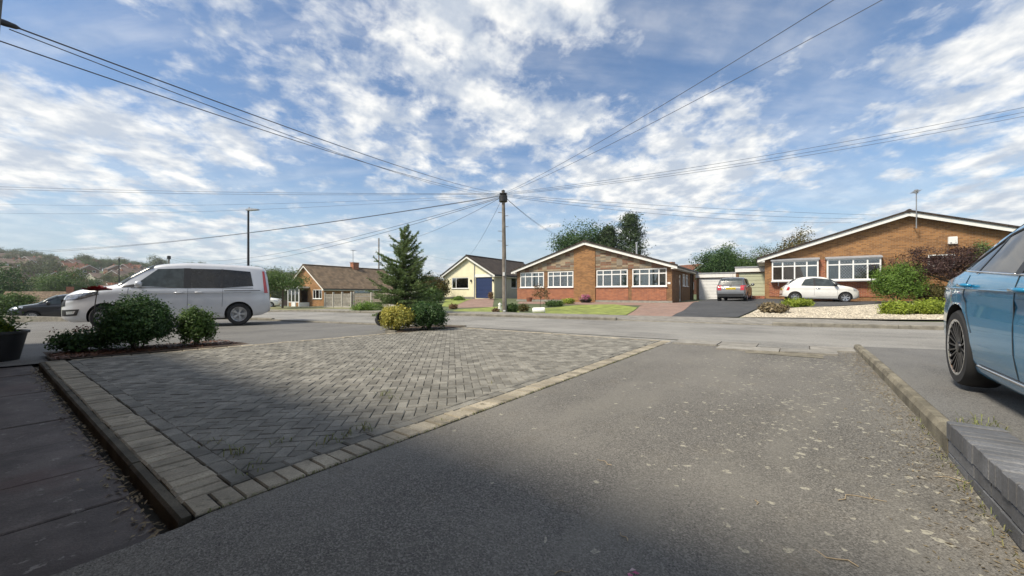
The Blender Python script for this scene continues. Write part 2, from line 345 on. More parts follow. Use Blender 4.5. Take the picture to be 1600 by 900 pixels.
M['redlight'] = plain('red_lamp', (.42, .02, .025), .15, var=.1, coat=1)
M['headlight'] = plain('headlamp_glass', (.55, .57, .6), .1, .3, coat=1)
M['lampglass'] = plain('dark_headlamp', (.16, .17, .19), .06, .4, var=.6, scale=14, coat=1)
M['plate_y'] = plain('yellow_plate', (.80, .58, .04), .5, var=.03)
M['plate_w'] = plain('white_plate', (.75, .75, .72), .5, var=.03)
M['wood'] = plain('weathered_pole', (.19, .165, .135), .85, var=.3, scale=3, bmp=.5)
M['galv'] = plain('galvanised_steel', (.30, .31, .32), .5, .6)
M['lampblack'] = plain('black_lamp_post', (.016, .017, .018), .5)
M['lampgrey'] = plain('grey_lamp_head', (.42, .43, .44), .45, .3)
M['wire'] = plain('wire_black', (.075, .08, .09), .7)
M['bluedoor'] = plain('navy_door', (.016, .032, .10), .45, var=.05)
M['greendoor'] = plain('pale_green_door', (.46, .48, .34), .55, var=.04)
M['fence'] = plain('fence_board', (.21, .185, .15), .9, var=.2, scale=3)
M['fencepost'] = plain('concrete_post', (.42, .4, .36), .9)
M['lead'] = plain('lead_flashing', (.30, .31, .33), .55)
M['terracotta'] = plain('terracotta_pot', (.22, .09, .05), .8)
M['bark'] = plain('tree_bark', (.10, .075, .055), .9, var=.3, scale=8, bmp=.6)
M['twig'] = plain('dry_twig', (.34, .27, .18), .9)
M['leaf_dark'] = leaf('laurel_leaf', (.03, .075, .02), (.065, .135, .035), (.12, .19, .06))
M['leaf_mid'] = leaf('mid_leaf', (.055, .115, .025), (.12, .19, .045))
M['leaf_hill'] = leaf('hill_leaf', (.075, .105, .04), (.14, .165, .06))
M['leaf_box'] = leaf('box_leaf', (.10, .19, .025), (.19, .30, .05))
M['leaf_yellow'] = leaf('yellow_leaf', (.34, .30, .05), (.62, .56, .14), (.12, .18, .03))
M['leaf_lime'] = leaf('lime_leaf', (.22, .30, .03), (.38, .44, .06))
M['leaf_purple'] = leaf('purple_leaf', (.045, .024, .026), (.095, .052, .048), (.13, .07, .05))
M['leaf_spruce'] = leaf('spruce_needle', (.10, .17, .05), (.19, .27, .09), (.27, .33, .14), trans=.3)
M['leaf_conifer'] = leaf('conifer_spray', (.03, .06, .02), (.075, .115, .04), trans=.15)
M['leaf_brown'] = leaf('bronze_leaf', (.15, .085, .04), (.24, .15, .07))
M['leaf_olive'] = leaf('olive_leaf', (.10, .10, .03), (.16, .14, .045), (.22, .13, .04))
M['petal_red'] = leaf('red_petal', (.16, .012, .015), (.26, .02, .025), trans=.1)
M['petal_pink'] = leaf('pink_petal', (.55, .06, .22), (.75, .30, .48), (.70, .65, .62))
M['brick_hill'] = plain('hillside_brick', (.19, .115, .082), .9, var=.15, scale=.4)
M['tile_hill'] = plain('hillside_tile', (.125, .088, .07), .9, var=.2, scale=.5)
M['straw'] = leaf('dry_straw', (.20, .15, .08), (.32, .25, .15), (.10, .07, .04), trans=.1)
M['bark_chip'] = leaf('bark_chip', (.12, .05, .028), (.22, .10, .055), (.07, .04, .025), trans=0)
M['weed'] = leaf('weed_blade', (.14, .17, .05), (.26, .27, .10), (.30, .25, .13))
M['pebble'] = stone('pebble', (.48, .43, .34), island=True, spread=.4)
# ------------------------------------------------------------------ terrain
near_e = [(-22, 13.2), (-15, 11.8), (-6, 9.9), (-.8, 8.95), (2.1, 8.45), (7.5, 8.15), (16, 6.7), (25, 4.6), (40, 0.0), (60, -9)]
far_e = [(-22, 19.5), (-15, 17.2), (-6, 15.0), (-2.7, 14.2), (1.6, 13.7), (6.6, 12.9), (11, 12.2), (16.4, 11.6), (25, 10.2), (40, 6.2), (60, -1.5)]
def interp(tab, x): return float(np.interp(x, [p[0] for p in tab], [p[1] for p in tab]))
SAMP = [(16, 25.5, .58), (24, 20, .60), (20, 28, .62), (17.5, 22.5, .42), (13.1, 23.5, .44), (15, 27, .42), (11, 27.3, .25), (.4, 34, .25), (6, 31, .25), (8, 26.5, .22), (-7.4, 42.5, .42), (-1.6, 39, .42), (-5, 38, .3),
        (-25, 47, -.68), (-20, 50, -.6), (-29, 51, -.75), (-25, 21, -.6), (-30, 27, -.8), (-35, 22, -.9), (-38, 60, -1.3), (-28, 60, -1.2), (-45, 40, -1.4), (-13, 36, -.35), (-14, 26, -.2), (-9, 22, -.06), (-19, 34, -.5),
        (-.4, 18, .02), (4, 18, .05), (8, 17, .08), (12, 17, .18), (10, 13, .06), (16, 13, .14), (20, 10, .2), (13.5, 19.5, .26), (30, 10, .5), (35, 30, .8), (10, 50, .4), (30, 50, .9), (-10, 60, .1), (-12.5, 11, -.06), (-9, 13, -.05), (-14, 15, -.12), (-18, 12, -.25)]
for b_ in range(-6, 17, 2):
    for a_ in (4, interp(near_e, b_), interp(far_e, b_)):
        p = ab(a_, b_); SAMP.append((p.x, p.y, .012 * max(0, -b_) - .006 * max(0, b_ - 10)))
SA = np.array(SAMP)
def smooth(x): x = min(1, max(0, x)); return x * x * (3 - 2 * x)
def hill(x, y):
    if y < 60: return 0.0
    k = x / y; amp = float(np.interp(k, [-2.2, -1.32, -1.1, -.9, -.65, -.35, .1, 2], [30, 25, 20, 15.5, 9, 5, 4, 4]))
    return -5.0 * smooth((y - 55) / 60) * (1 if k < 0 else max(0, 1 - k * 2)) + (amp + 5) * smooth((y - 95) / 230)
def g(x, y):
    d2 = (SA[:, 0] - x) ** 2 + (SA[:, 1] - y) ** 2 + .6; w = d2 ** -1.6
    z = float((w * SA[:, 2]).sum() / w.sum())
    a, b = toab(x, y)
    m = smooth((interp(far_e, b) + .3 - a) / 1.2) * smooth((b + 12) / 4) * smooth((15 - b) / 3)     # the frontage and the road in front are level
    z = z * (1 - m) + m * (.012 * max(0, -b) - .006 * max(0, b - 10))
    return z + hill(x, y)
def gp(u, v):                                           # a pixel of the photograph to the ground
    Y = 2.0
    while Y < 400:
        p = atY(u, v, Y)
        if p.z <= g(p.x, p.y): break
        Y += .05 if Y < 70 else .5
    return Vector((p.x, p.y, g(p.x, p.y)))
def sunk(x, y):
    a, b = toab(x, y)
    return -6 < a < interp(far_e, b) + 1.6 and -22 < b < 45
xs = sorted(set([-1500, -1000, -700, -500, -380, -300, -250, -210, -180, -150, -130, -110, -95, -80, -70, -60, -54] + [i * .5 for i in range(-100, 91)] + [50, 58, 70, 90, 120, 170, 250, 400, 700, 1200]))
ys = sorted(set([-300, -120, -60, -35, -25] + [i * .5 for i in range(-40, 131)] + [68, 72, 77, 83, 90, 98, 106, 115, 125, 137, 150, 165, 180, 200, 220, 240, 260, 280, 300, 320, 345, 380, 450, 600, 900, 1500, 2500]))
GZ = {}
rows = []
for y in ys:
    row = []
    for x in xs:
        z = g(x, y); GZ[(x, y)] = z
        row.append((x, y, z - (.30 if sunk(x, y) else 0.0)))
    rows.append(row)
tag(MB().grid(rows).build('ground', M['ground'], smooth=True), kind='structure')
def cut_poly(pts, step=.5):
    import bmesh
    bm = bmesh.new(); bm.faces.new([bm.verts.new((p[0], p[1], 0)) for p in pts])
    for ax in (0, 1):
        lo = min(p[ax] for p in pts); hi = max(p[ax] for p in pts); k = math.ceil(lo / step)
        while k * step < hi:
            co = [0, 0, 0]; no = [0, 0, 0]; co[ax] = k * step; no[ax] = 1
            bmesh.ops.bisect_plane(bm, geom=bm.verts[:] + bm.edges[:] + bm.faces[:], plane_co=co, plane_no=no); k += 1
    bmesh.ops.triangulate(bm, faces=bm.faces[:])
    return bm
def drape(name, pts, mat, dz, kind='structure', zf=None, skirt=0.0, parent=None):
    import bmesh
    bm = cut_poly(pts); zf = zf or g
    for v in bm.verts: v.co.z = zf(v.co.x, v.co.y) + dz
    if skirt:
        be = [e for e in bm.edges if len(e.link_faces) == 1]
        r = bmesh.ops.extrude_edge_only(bm, edges=be)
        for v in r['geom']:
            if isinstance(v, bmesh.types.BMVert): v.co.z -= skirt
    bmesh.ops.recalc_face_normals(bm, faces=bm.faces)
    if sum(f.normal.z for f in bm.faces) < 0: bmesh.ops.reverse_faces(bm, faces=bm.faces)
    me = bpy.data.meshes.new(name); bm.to_mesh(me); bm.free(); me.materials.append(mat); set_uv(me)
    o = link(name, me, parent)
    if kind and parent is None: tag(o, kind=kind)
    return o
def strip(e0, e1, off0=0.0, off1=0.0, b0=-22, b1=60, n=50):
    bs = np.linspace(b0, b1, n)
    return [ab(interp(e0, b) + off0, b) for b in bs] + [ab(interp(e1, b) + off1, b) for b in bs[::-1]]
def zd(x, y):                                           # the own driveway dips a little towards the house on its right side
    a, b = toab(x, y); return g(x, y) - .05 * max(0, 4.2 - a) * smooth((1.6 - b) / 2.2)
drape('road', strip(near_e, far_e, .0, .0), M['road'], .0)
# far side: kerb, pavement
def kerb_line(name, tab, off, b0, b1, h, w, mat, skip=(), L=.9, dz=0.0):
    root = bpy.data.objects.new(name, None); COL.objects.link(root); tag(root, kind='structure')
    b = b0; 
    while b < b1:
        e = min(b + L, b1); hh = .025 if any(s0 < (b + e) / 2 < s1 for s0, s1 in skip) else h
        p, q = ab(interp(tab, b) + off, b), ab(interp(tab, e) + off, e); d = (q - p).normalized(); nrm = Vector((d.y, -d.x, 0)); nrm = nrm if nrm.dot(NV) > 0 else -nrm
        m = MB(); p = p + d * .004; q = q - d * .004
        for z0, z1, i0 in ((-.2, hh - .02, 0), ):
            vs_ = []
            for pt in (p, q):
                gz = g(pt.x, pt.y) + dz
                for o_, z in ((0, -.2), (0, hh - .02), (.02, hh), (w, hh), (w, -.2)): vs_.append((pt.x + nrm.x * o_, pt.y + nrm.y * o_, gz + z))
            m.add(vs_, [(0, 1, 2, 3, 4), (9, 8, 7, 6, 5)] + [(i, 5 + i, 5 + (i + 1) % 5, (i + 1) % 5) for i in range(5)])
        m.build('kerb_stone', mat, root); b = e
    return root
kerb_line('far_kerb', far_e, 0, -20, 34, .10, .125, M['kerb'], skip=((.6, 4.8),))
def zpav(x, y):
    a, b = toab(x, y); return g(x, y) - .055 * smooth((b + .1) / .8) * smooth((5.5 - b) / .8) * (1 - smooth((a - interp(far_e, b) - .6) / 1.0))
drape('far_pavement', strip(far_e, far_e, .127, 1.75, -20, 34), M['pave'], .085, zf=zpav, skirt=.25)
kerb_line('near_kerb', near_e, -.127, 7.95, 34, .07, .125, M['kerb'], skip=((7, 16.5),), L=.9, dz=-.03)
# paving slabs of the crossing in front of the own driveway
ns = bpy.data.objects.new('near_pavement', None); COL.objects.link(ns); tag(ns, kind='structure')
b = 2.05
for row_, (w0, w1) in enumerate(((-.62, -.02), (-1.1, -.63))):
    b = 2.0 if row_ == 0 else 1.2
    while b > -9:
        L = rng.choice((.6, .75, .9)); e = b - L
        if not (row_ == 1 and rng.random() < .45):
            p0, p1 = ab(interp(near_e, b - .008) + w0, b - .008), ab(interp(near_e, e + .008) + w0, e + .008); p2, p3 = ab(interp(near_e, e + .008) + w1 - .012, e + .008), ab(interp(near_e, b - .008) + w1 - .012, b - .008)
            m = MB(); zt = .014 + rng.uniform(-.003, .004); vs_ = [(p.x, p.y, g(p.x, p.y) + z) for z in (-.1, zt) for p in (p0, p1, p2, p3)]
            m.add(vs_, [(0, 1, 2, 3), (4, 5, 6, 7), (0, 1, 5, 4), (1, 2, 6, 5), (2, 3, 7, 6), (3, 0, 4, 7)])
            m.build('slab', M['pave'] if rng.random() < .7 else M['road'], ns)
        b = e
drape('road_margin', [ab(7.7, 2.06), ab(7.7, 8.0)] + [ab(interp(near_e, b) + .03, b) for b in np.linspace(8.0, 2.06, 12)], M['road'], -.009)
# own driveway and its neighbours
RB = -.71                                              # line of the right-hand kerb
dr = [ab(-.6, 2.06), ab(.5, 2.06)] + [ab(a, 2.09) for a in np.linspace(.6, 8.3, 6)] + [ab(interp(near_e, b) - .0, b) for b in np.linspace(2.09, RB, 8)] + [ab(-.6, RB)]
drape('driveway', dr, M['drive'], -.012, zf=zd)
drape('tarmac_patch', [ab(7.35, .75), ab(8.0, .75), ab(8.0, -.25), ab(7.35, -.25)], M['kerb_moss'], -.006, zf=zd)
drape('right_driveway', [ab(-.6, RB - .072)] + [ab(interp(near_e, b) - .02, b) for b in np.linspace(RB - .072, -9, 8)] + [ab(-.6, -9)], M['drive_n'], .10, zf=lambda x, y: g(x, y) - .07 * smooth((toab(x, y)[0] - 6.5) / 2.2))
ln = [ab(-3, 8.75), ab(.6, 8.75), ab(7.75, 7.9)] + [ab(interp(near_e, b) - .13, b) for b in np.linspace(7.9, 34, 16)] + [ab(-3, 34)]
drape('left_driveway', ln, M['drive_n'], -.05)
# ------------------------------------------------------------------ block paving with a herringbone field and tan edging
def clip(poly, quad):
    out = list(poly); n = len(quad)
    for i in range(n):
        (x0, y0), (x1, y1) = quad[i], quad[(i + 1) % n]; src = out; out = []
        def s_(p): return (x1 - x0) * (p[1] - y0) - (y1 - y0) * (p[0] - x0)
        for j in range(len(src)):
            p, q = src[j], src[(j + 1) % len(src)]; sp, sq = s_(p), s_(q)
            if sp >= 0: out.append(p)
            if sp * sq < 0: t = sp / (sp - sq); out.append((p[0] + (q[0] - p[0]) * t, p[1] + (q[1] - p[1]) * t))
        if not out: return []
    return out
def paver(m, poly, z, bev=.006, dep=.06, tilt=(0, 0)):
    n = len(poly); cx = sum(p[0] for p in poly) / n; cy = sum(p[1] for p in poly) / n
    def tz(p): return z + (p[0] - cx) * tilt[0] + (p[1] - cy) * tilt[1]
    ins = []
    for p in poly:
        dx, dy = cx - p[0], cy - p[1]; L = math.hypot(dx, dy) or 1; k = min(.5, bev * 1.4 / L); ins.append((p[0] + dx * k, p[1] + dy * k))
    vs_ = [(p[0], p[1], z - dep) for p in poly] + [(p[0], p[1], tz(p) - bev) for p in poly] + [(p[0], p[1], tz(p)) for p in ins]
    fs = [tuple(range(2 * n, 3 * n))]
    for k in (0, n): fs += [(k + i, k + (i + 1) % n, k + n + (i + 1) % n, k + n + i) for i in range(n)]
    m.add(vs_, fs)
def abp(pts): return [(ab(*p).x, ab(*p).y) for p in pts]
field = abp([(.836, 2.376), (8.02, 2.376), (7.78, 7.52), (.836, 8.26)])
def ccw(p): return p if sum(p[i][0] * p[(i + 1) % len(p)][1] - p[(i + 1) % len(p)][0] * p[i][1] for i in range(len(p))) > 0 else p[::-1]
field = ccw(field)
A1 = (NV - TV).normalized(); A2 = (NV + TV).normalized()
pav = drape('block_paving', [(p[0], p[1]) for p in abp([(.555, 2.10), (8.2, 2.10), (7.95, 7.66), (.555, 8.42)])], M['sand'], -.014, skirt=.3)
cand = []
U_, J_ = .083, .004
o2 = ab(4, 5)
for i in range(-115, 115):
    for j in range(-115, 115):
        k = (i - j) % 4
        if k == 0: x0, x1, y0, y1 = i, i + 2, j, j + 1
        elif k == 3: x0, x1, y0, y1 = i, i + 1, j, j + 2
        else: continue
        q = []
        for (sx, sy) in ((x0 * U_ + J_ / 2, y0 * U_ + J_ / 2), (x1 * U_ - J_ / 2, y0 * U_ + J_ / 2), (x1 * U_ - J_ / 2, y1 * U_ - J_ / 2), (x0 * U_ + J_ / 2, y1 * U_ - J_ / 2)):
            p = o2 + A1 * sx + A2 * sy; q.append((p.x, p.y))
        q = ccw(q); c = clip(q, field)
        if len(c) < 3: continue
        ar = abs(sum(c[n_][0] * c[(n_ + 1) % len(c)][1] - c[(n_ + 1) % len(c)][0] * c[n_][1] for n_ in range(len(c)))) / 2
        if ar < .0006: continue
        cx = sum(p[0] for p in c) / len(c); cy = sum(p[1] for p in c) / len(c)
        u, v = CX + F * cx / cy, HZ + F * CH / cy
        cand.append((ar / cy ** 3 if 0 < u < 1600 and v < 900 else 0, c, (cx, cy), len(c) == 4 and abs(ar - (2 * U_ - J_) * (U_ - J_)) < 2e-6, k))
cand.sort(key=lambda e: -e[0])
stuffb = MB(); shared = {}
for idx, (ar, c, ce, full, k) in enumerate(cand):
    dz = rng.uniform(-.003, .003) ; ti = (rng.uniform(-.012, .012), rng.uniform(-.012, .012))
    if idx < 300:
        m = MB(); key = k if full else None
        if full and k in shared: me = shared[k]
        else:
            paver(m, [(p[0] - ce[0], p[1] - ce[1]) for p in c], 0.0); me = m.mesh('paving_block', M['block'])
            if full: shared[k] = me
        o = link('paving_block', me, pav); o.location = (ce[0], ce[1], dz); o.rotation_euler = (ti[1], ti[0], 0)
    else: paver(stuffb, c, dz, tilt=ti)
tag(stuffb.build('paving_blocks', M['block_i'], pav), kind='stuff')
edg = drape('edging', [(p[0], p[1]) for p in abp([(.60, 2.11), (.62, 2.11), (.62, 2.13), (.60, 2.13)])], M['sand'], -.06)
def edge_row(p0, p1, width, pitch, mat, name='edging_block', parent=edg, zt=.0):
    p0, p1 = ab(*p0), ab(*p1); d = (p1 - p0); L = d.length; d.normalize(); nrm = Vector((-d.y, d.x, 0)); n = max(1, round(L / pitch)); st = L / n
    m = MB(); paver(m, ccw([(-st / 2 + .003, 0), (st / 2 - .003, 0), (st / 2 - .003, width), (-st / 2 + .003, width)]), 0, bev=.008, dep=.1); me = m.mesh(name, mat)
    for i in range(n):
        p = p0 + d * (st * (i + .5)); o = link(name, me, parent); gz = 0
        o.location = (p.x + rng.uniform(-.003, .003), p.y + rng.uniform(-.003, .003), zt + rng.uniform(-.005, .004))
        o.rotation_euler = (rng.uniform(-.015, .015), rng.uniform(-.015, .015), math.atan2(d.y, d.x) + rng.uniform(-.012, .012))
edge_row((.555, 2.285), (.555, 8.44), -.19, .092, M['tan'])                     # along the path: headers
edge_row((.750, 2.287), (.750, 8.3), -.09, .18, M['block'])
edge_row((.555, 2.10), (8.20, 2.10), .18, .095, M['tan'])
edge_row((.842, 2.285), (8.05, 2.285), .09, .18, M['block'])
edge_row((.80, 8.43), (7.95, 7.70), -.12, .205, M['tan'])
edge_row((8.04, 2.30), (7.90, 7.58), -.12, .205, M['tan'])
# dark mossy kerb between path and paving, and the path
kp = bpy.data.objects.new('path_kerb', None); COL.objects.link(kp); tag(kp, kind='structure')
b = 2.12
while b < 8.45:
    e = min(b + .91, 8.47); m = MB(); p, q = ab(.505, b + .004), ab(.505, e - .004); w = NV * .045
    z1 = -.006 + rng.uniform(-.004, .004); m.add([(x.x, x.y, z) for x, z in ((p, -.25), (p, z1 - .015), (p + w * .25, z1), (p + w, z1), (p + w, -.25), (q, -.25), (q, z1 - .015), (q + w * .25, z1), (q + w, z1), (q + w, -.25))], [(0, 1, 2, 3, 4), (9, 8, 7, 6, 5)] + [(i, 5 + i, 5 + (i + 1) % 5, (i + 1) % 5) for i in range(5)])
    m.build('kerb_stone', M['kerb_dark'], kp); b = e
path = drape('path', [ab(-.6, 2.06), ab(.53, 2.06), ab(.53, 11.5), ab(-.6, 11.5)], M['sand'], -.10)
b = 2.1
while b < 11.2:
    L = .75 if b > 3 else .62
    for (a0, a1) in ((-.56, .47),):
        p = ab((a0 + a1) / 2, b + L / 2); m = MB(); m.bbox(-(a1 - a0) / 2 + .006, (a1 - a0) / 2 - .006, -L / 2 + .008, L / 2 - .008, -.05, 0, .006)
        o = m.build('slab', M['slab'], path); o.location = (p.x, p.y, -.072 + rng.uniform(-.004, .004)); o.rotation_euler = (rng.uniform(-.006, .006), rng.uniform(-.006, .006), math.atan2(NV.y, NV.x))
    b += L
# bed along the left of the paving, island bed at its end
drape('planting_bed', [ab(.62, 8.47), ab(3.0, 8.22), ab(3.0, 8.75), ab(2.2, 9.35), ab(.62, 9.75)], M['soil'], .01)
drape('island_bed', [ab(6.0, 7.86), ab(8.15, 7.64), ab(8.0, 8.3), ab(7.4, 8.75), ab(6.6, 8.65), ab(6.1, 8.3)], M['soil'], .015)
kerbi = MB(); cpts = [ab(6.0, 7.9), ab(6.05, 8.35), ab(6.6, 8.72), ab(7.4, 8.82), ab(8.05, 8.35), ab(8.2, 7.66)]
for p, q in zip(cpts[:-1], cpts[1:]): kerbi.bar((p.x, p.y, -.02), (q.x, q.y, -.02), .06, .12)
tag(kerbi.build('bed_edging', M['kerb']), kind='structure')
# right-hand kerb of the driveway
kr = bpy.data.objects.new('driveway_kerb', None); COL.objects.link(kr); tag(kr, kind='structure')
a = 3.5
while a < 8.9:
    e = min(a + .91, 8.92); m = MB(); p, q = ab(a + .004, RB), ab(e - .004, RB); w = -TV * .08; h0, h1 = (.098 - .03 * smooth((x - 6.5) / 2.4) for x in (a, e)); vs_ = []
    for x, h in ((p, h0), (q, h1)):
        z0 = g(x.x, x.y)
        for o_, z in ((0, -.25), (0, h - .035), (.25, h), (1, h), (1, -.25)): vs_.append((x.x + w.x * o_, x.y + w.y * o_, z0 + z))
    m.add(vs_, [(0, 1, 2, 3, 4), (9, 8, 7, 6, 5)] + [(i, 5 + i, 5 + (i + 1) % 5, (i + 1) % 5) for i in range(5)])
    o = m.build('kerb_stone', M['kerb_moss'], kr); a = e
# grey painted brick wall
wall = thing('garden_wall', 'low grey painted brick wall with brick-on-edge coping beside the driveway', 'wall', ab(3.49, RB, 0), math.atan2(-NV.y, -NV.x))
# local x: towards the house, local y: to the right (+ = away from the driveway)
WL, WT = 3.4, .175
m = MB(); m.box(.01, WL - .01, .012, .205, -.5, WT - .11); m.build('mortar_core', M['mortar'], wall)
m = MB(); m.bbox(.004, .071, 0, .225, -.103, 0, .006); cop = m.mesh('coping_brick', M['wallbrick'])
n = int(WL / .075)
for i in range(n):
    o = link('coping_brick', cop, wall); o.location = (i * .075, -.006 + rng.uniform(-.003, .003), WT + rng.uniform(-.003, .003)); o.rotation_euler = (rng.uniform(-.01, .01), rng.uniform(-.01, .01), 0)
m = MB(); m.bbox(.004, .221, 0, .215, -.066, 0, .005); stb = m.mesh('brick', M['wallbrick'])
m = MB(); m.bbox(.004, .108, 0, .215, -.066, 0, .005); hb = m.mesh('brick', M['wallbrick'])
for r_ in range(5):
    z = WT - .112 - r_ * .075; x = 0.0
    if r_ % 2: o = link('brick', hb, wall); o.location = (0, 0, z); x = .1125
    while x < WL - .2:
        o = link('brick', stb, wall); o.location = (x, rng.uniform(-.003, .003), z + rng.uniform(-.002, .002)); x += .225
# ------------------------------------------------------------------ the own house, behind the camera: its eaves shade the foreground
oh = thing('brick_house', 'brick bungalow with black gutter whose eaves overhang the front path', 'house', ab(-.55, 13), math.atan2(-TV.y, -TV.x))
# local x runs to the right along the front, local +y points to the street
OW = 16.5
m = MB()
for (x0, x1, z0, z1) in ((0, 2, 0, 2.45), (2, 4, 0, .9), (2, 4, 2.1, 2.45), (4, 12.3, 0, 2.45), (12.3, 13.3, 2.05, 2.45), (13.3, 14, 0, 2.45), (14, 16, 2.1, 2.45), (16, 16.5, 0, 2.45)):
    m.box(x0, x1, -.25, 0, z0 - (.4 if z0 == 0 else 0), z1)
m.box(0, .25, -8.6, -.25, -.4, 2.45); m.box(OW - .25, OW, -8.6, -.25, -.4, 2.45); m.box(.25, OW - .25, -8.85, -8.6, -.4, 2.45)
m.build('wall', M['brick_orange'], oh)
m = MB(); m.prism([(.57, 2.42), (.57, 2.5), (-4.3, 4.75), (-9.3, 2.5), (-9.3, 2.42), (-4.3, 4.6)], 'x', -.3, OW + .3); m.build('roof', M['tile'], oh)
m = MB(); m.box(-.28, OW + .28, .0, .54, 2.38, 2.415); m.build('soffit', M['whitewood'], oh)
m = MB(); m.tube([(-.3, .585, 2.44), (OW + .3, .585, 2.44)], .045, 10); m.build('gutter', M['black'], oh)
m = MB(); m.box(2.05, 3.95, -.14, -.1, .92, 2.08); m.build('window', M['darkglass'], oh)
m = MB(); m.box(12.32, 13.28, -.16, -.1, 0.02, 2.03); m.build('door', M['white'], oh)
m = MB(); m.box(14.02, 15.98, -.2, -.15, -.05, 2.08); m.build('garage_door', M['white'], oh)
# ------------------------------------------------------------------ the bungalows across the road
def cells(x0, x1, z0, z1, holes):
    xs_ = sorted({x0, x1} | {h[i] for h in holes for i in (0, 1)}); zs_ = sorted({z0, z1} | {h[i] for h in holes for i in (2, 3)})
    out = []
    for i in range(len(xs_) - 1):
        for j in range(len(zs_) - 1):
            cx, cz = (xs_[i] + xs_[i + 1]) / 2, (zs_[j] + zs_[j + 1]) / 2
            if not any(h[0] < cx < h[1] and h[2] < cz < h[3] for h in holes): out.append((xs_[i], xs_[i + 1], zs_[j], zs_[j + 1]))
    return out
def ywall(m, x0, x1, y, th, z0, z1, holes=()):          # wall in the x-z plane, outside face at y, thickness th inwards (+y)
    for c in cells(x0, x1, z0, z1, holes): m.box(c[0], c[1], y, y + th, c[2], c[3])
def xwall(m, x, th, y0, y1, z0, z1, holes=()):
    for c in cells(y0, y1, z0, z1, holes): m.box(x, x + th, c[0], c[1], c[2], c[3])
def window(parent, plane, p0, p1, z0, z1, pos, cols=(.22, .5, .78), transom=.28, curtain=True, sill=True, fr=.055, lattice=None, inward=1, trans_cols=None, room=True):
    """plane 'y': window in the x-z plane at y = pos; plane 'x': in the y-z plane at x = pos; inward = sign of the way into the house"""
    def T3(p, z, d): return (p, pos + d * inward, z) if plane == 'y' else (pos + d * inward, p, z)
    def bx(m, a0, a1, z0_, z1_, d0, d1):
        A, B = T3(a0, z0_, d0), T3(a1, z1_, d1); m.box(min(A[0], B[0]), max(A[0], B[0]), min(A[1], B[1]), max(A[1], B[1]), min(A[2], B[2]), max(A[2], B[2]))
    m = MB(); W = p1 - p0; H = z1 - z0
    bx(m, p0, p1, z0, z0 + fr, 0, .07); bx(m, p0, p1, z1 - fr, z1, 0, .07)
    bx(m, p0, p0 + fr, z0 + fr, z1 - fr, 0, .07); bx(m, p1 - fr, p1, z0 + fr, z1 - fr, 0, .07)
    xe = [p0 + fr] + [p0 + W * c for c in cols] + [p1 - fr]; zt = z1 - H * transom if transom else None
    for c in cols: bx(m, p0 + W * c - fr / 2, p0 + W * c + fr / 2, z0 + fr, z1 - fr, .004, .066)
    if zt:
        for i in range(len(xe) - 1):
            l = xe[i] + (fr / 2 if i else 0); r_ = xe[i + 1] - (fr / 2 if i < len(xe) - 2 else 0); bx(m, l, r_, zt - fr / 2, zt + fr / 2, .006, .064)
    w = m.build('window', M['white'], parent)
    for i in range(len(xe) - 1):
        l = xe[i] + (fr / 2 if i else 0); r_ = xe[i + 1] - (fr / 2 if i < len(xe) - 2 else 0)
        for (a, b_) in (((z0 + fr, zt - fr / 2), (zt + fr / 2, z1 - fr)) if zt else ((z0 + fr, z1 - fr),)):
            m = MB(); bx(m, l, r_, a, b_, .03, .038); m.build('pane', M['glass'], w)
            if lattice and lattice[i] and H > .5:
                m = MB(); st = .13; n = int(((r_ - l) + (b_ - a)) / st) + 2
                for k in range(-n, n):
                    for sg in (1, -1):
                        # line z = a + sg*(x-l)*1.3 + k*st, cut to the pane
                        pts = []
                        for x in np.linspace(l, r_, 13):
                            z = (a if sg > 0 else b_) + sg * (x - l) * 1.3 + sg * k * st * 1.3
                            if a <= z <= b_: pts.append((x, z))
                        if len(pts) > 1: m.bar(T3(pts[0][0], pts[0][1], .024), T3(pts[-1][0], pts[-1][1], .024), .012, .006)
                if m.v: m.build('leading', M['lead'], w)
    if sill: m = MB(); bx(m, p0 - .04, p1 + .04, z0 - .05, z0 - .002, -.09, .06); m.build('sill', M['white'], w)
    if curtain:
        rows = []; n = int(W / .045)
        for z in (z0, z1):
            rows.append([T3(p0 + W * i / n, z, .17 + .018 * math.sin(i * 2.3) + .012 * math.sin(i * .7)) for i in range(n + 1)])
        m = MB(); gap = (n * .40, n * .60) if curtain == 'open' else (-1, -1)
        for i in range(n):
            if gap[0] < i < gap[1]: continue
            m.add([rows[0][i], rows[0][i + 1], rows[1][i + 1], rows[1][i]], [(0, 1, 2, 3)])
        m.build('curtain', M['curtain'], w)
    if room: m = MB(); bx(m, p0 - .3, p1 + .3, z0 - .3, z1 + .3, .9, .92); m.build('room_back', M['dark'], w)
    return w
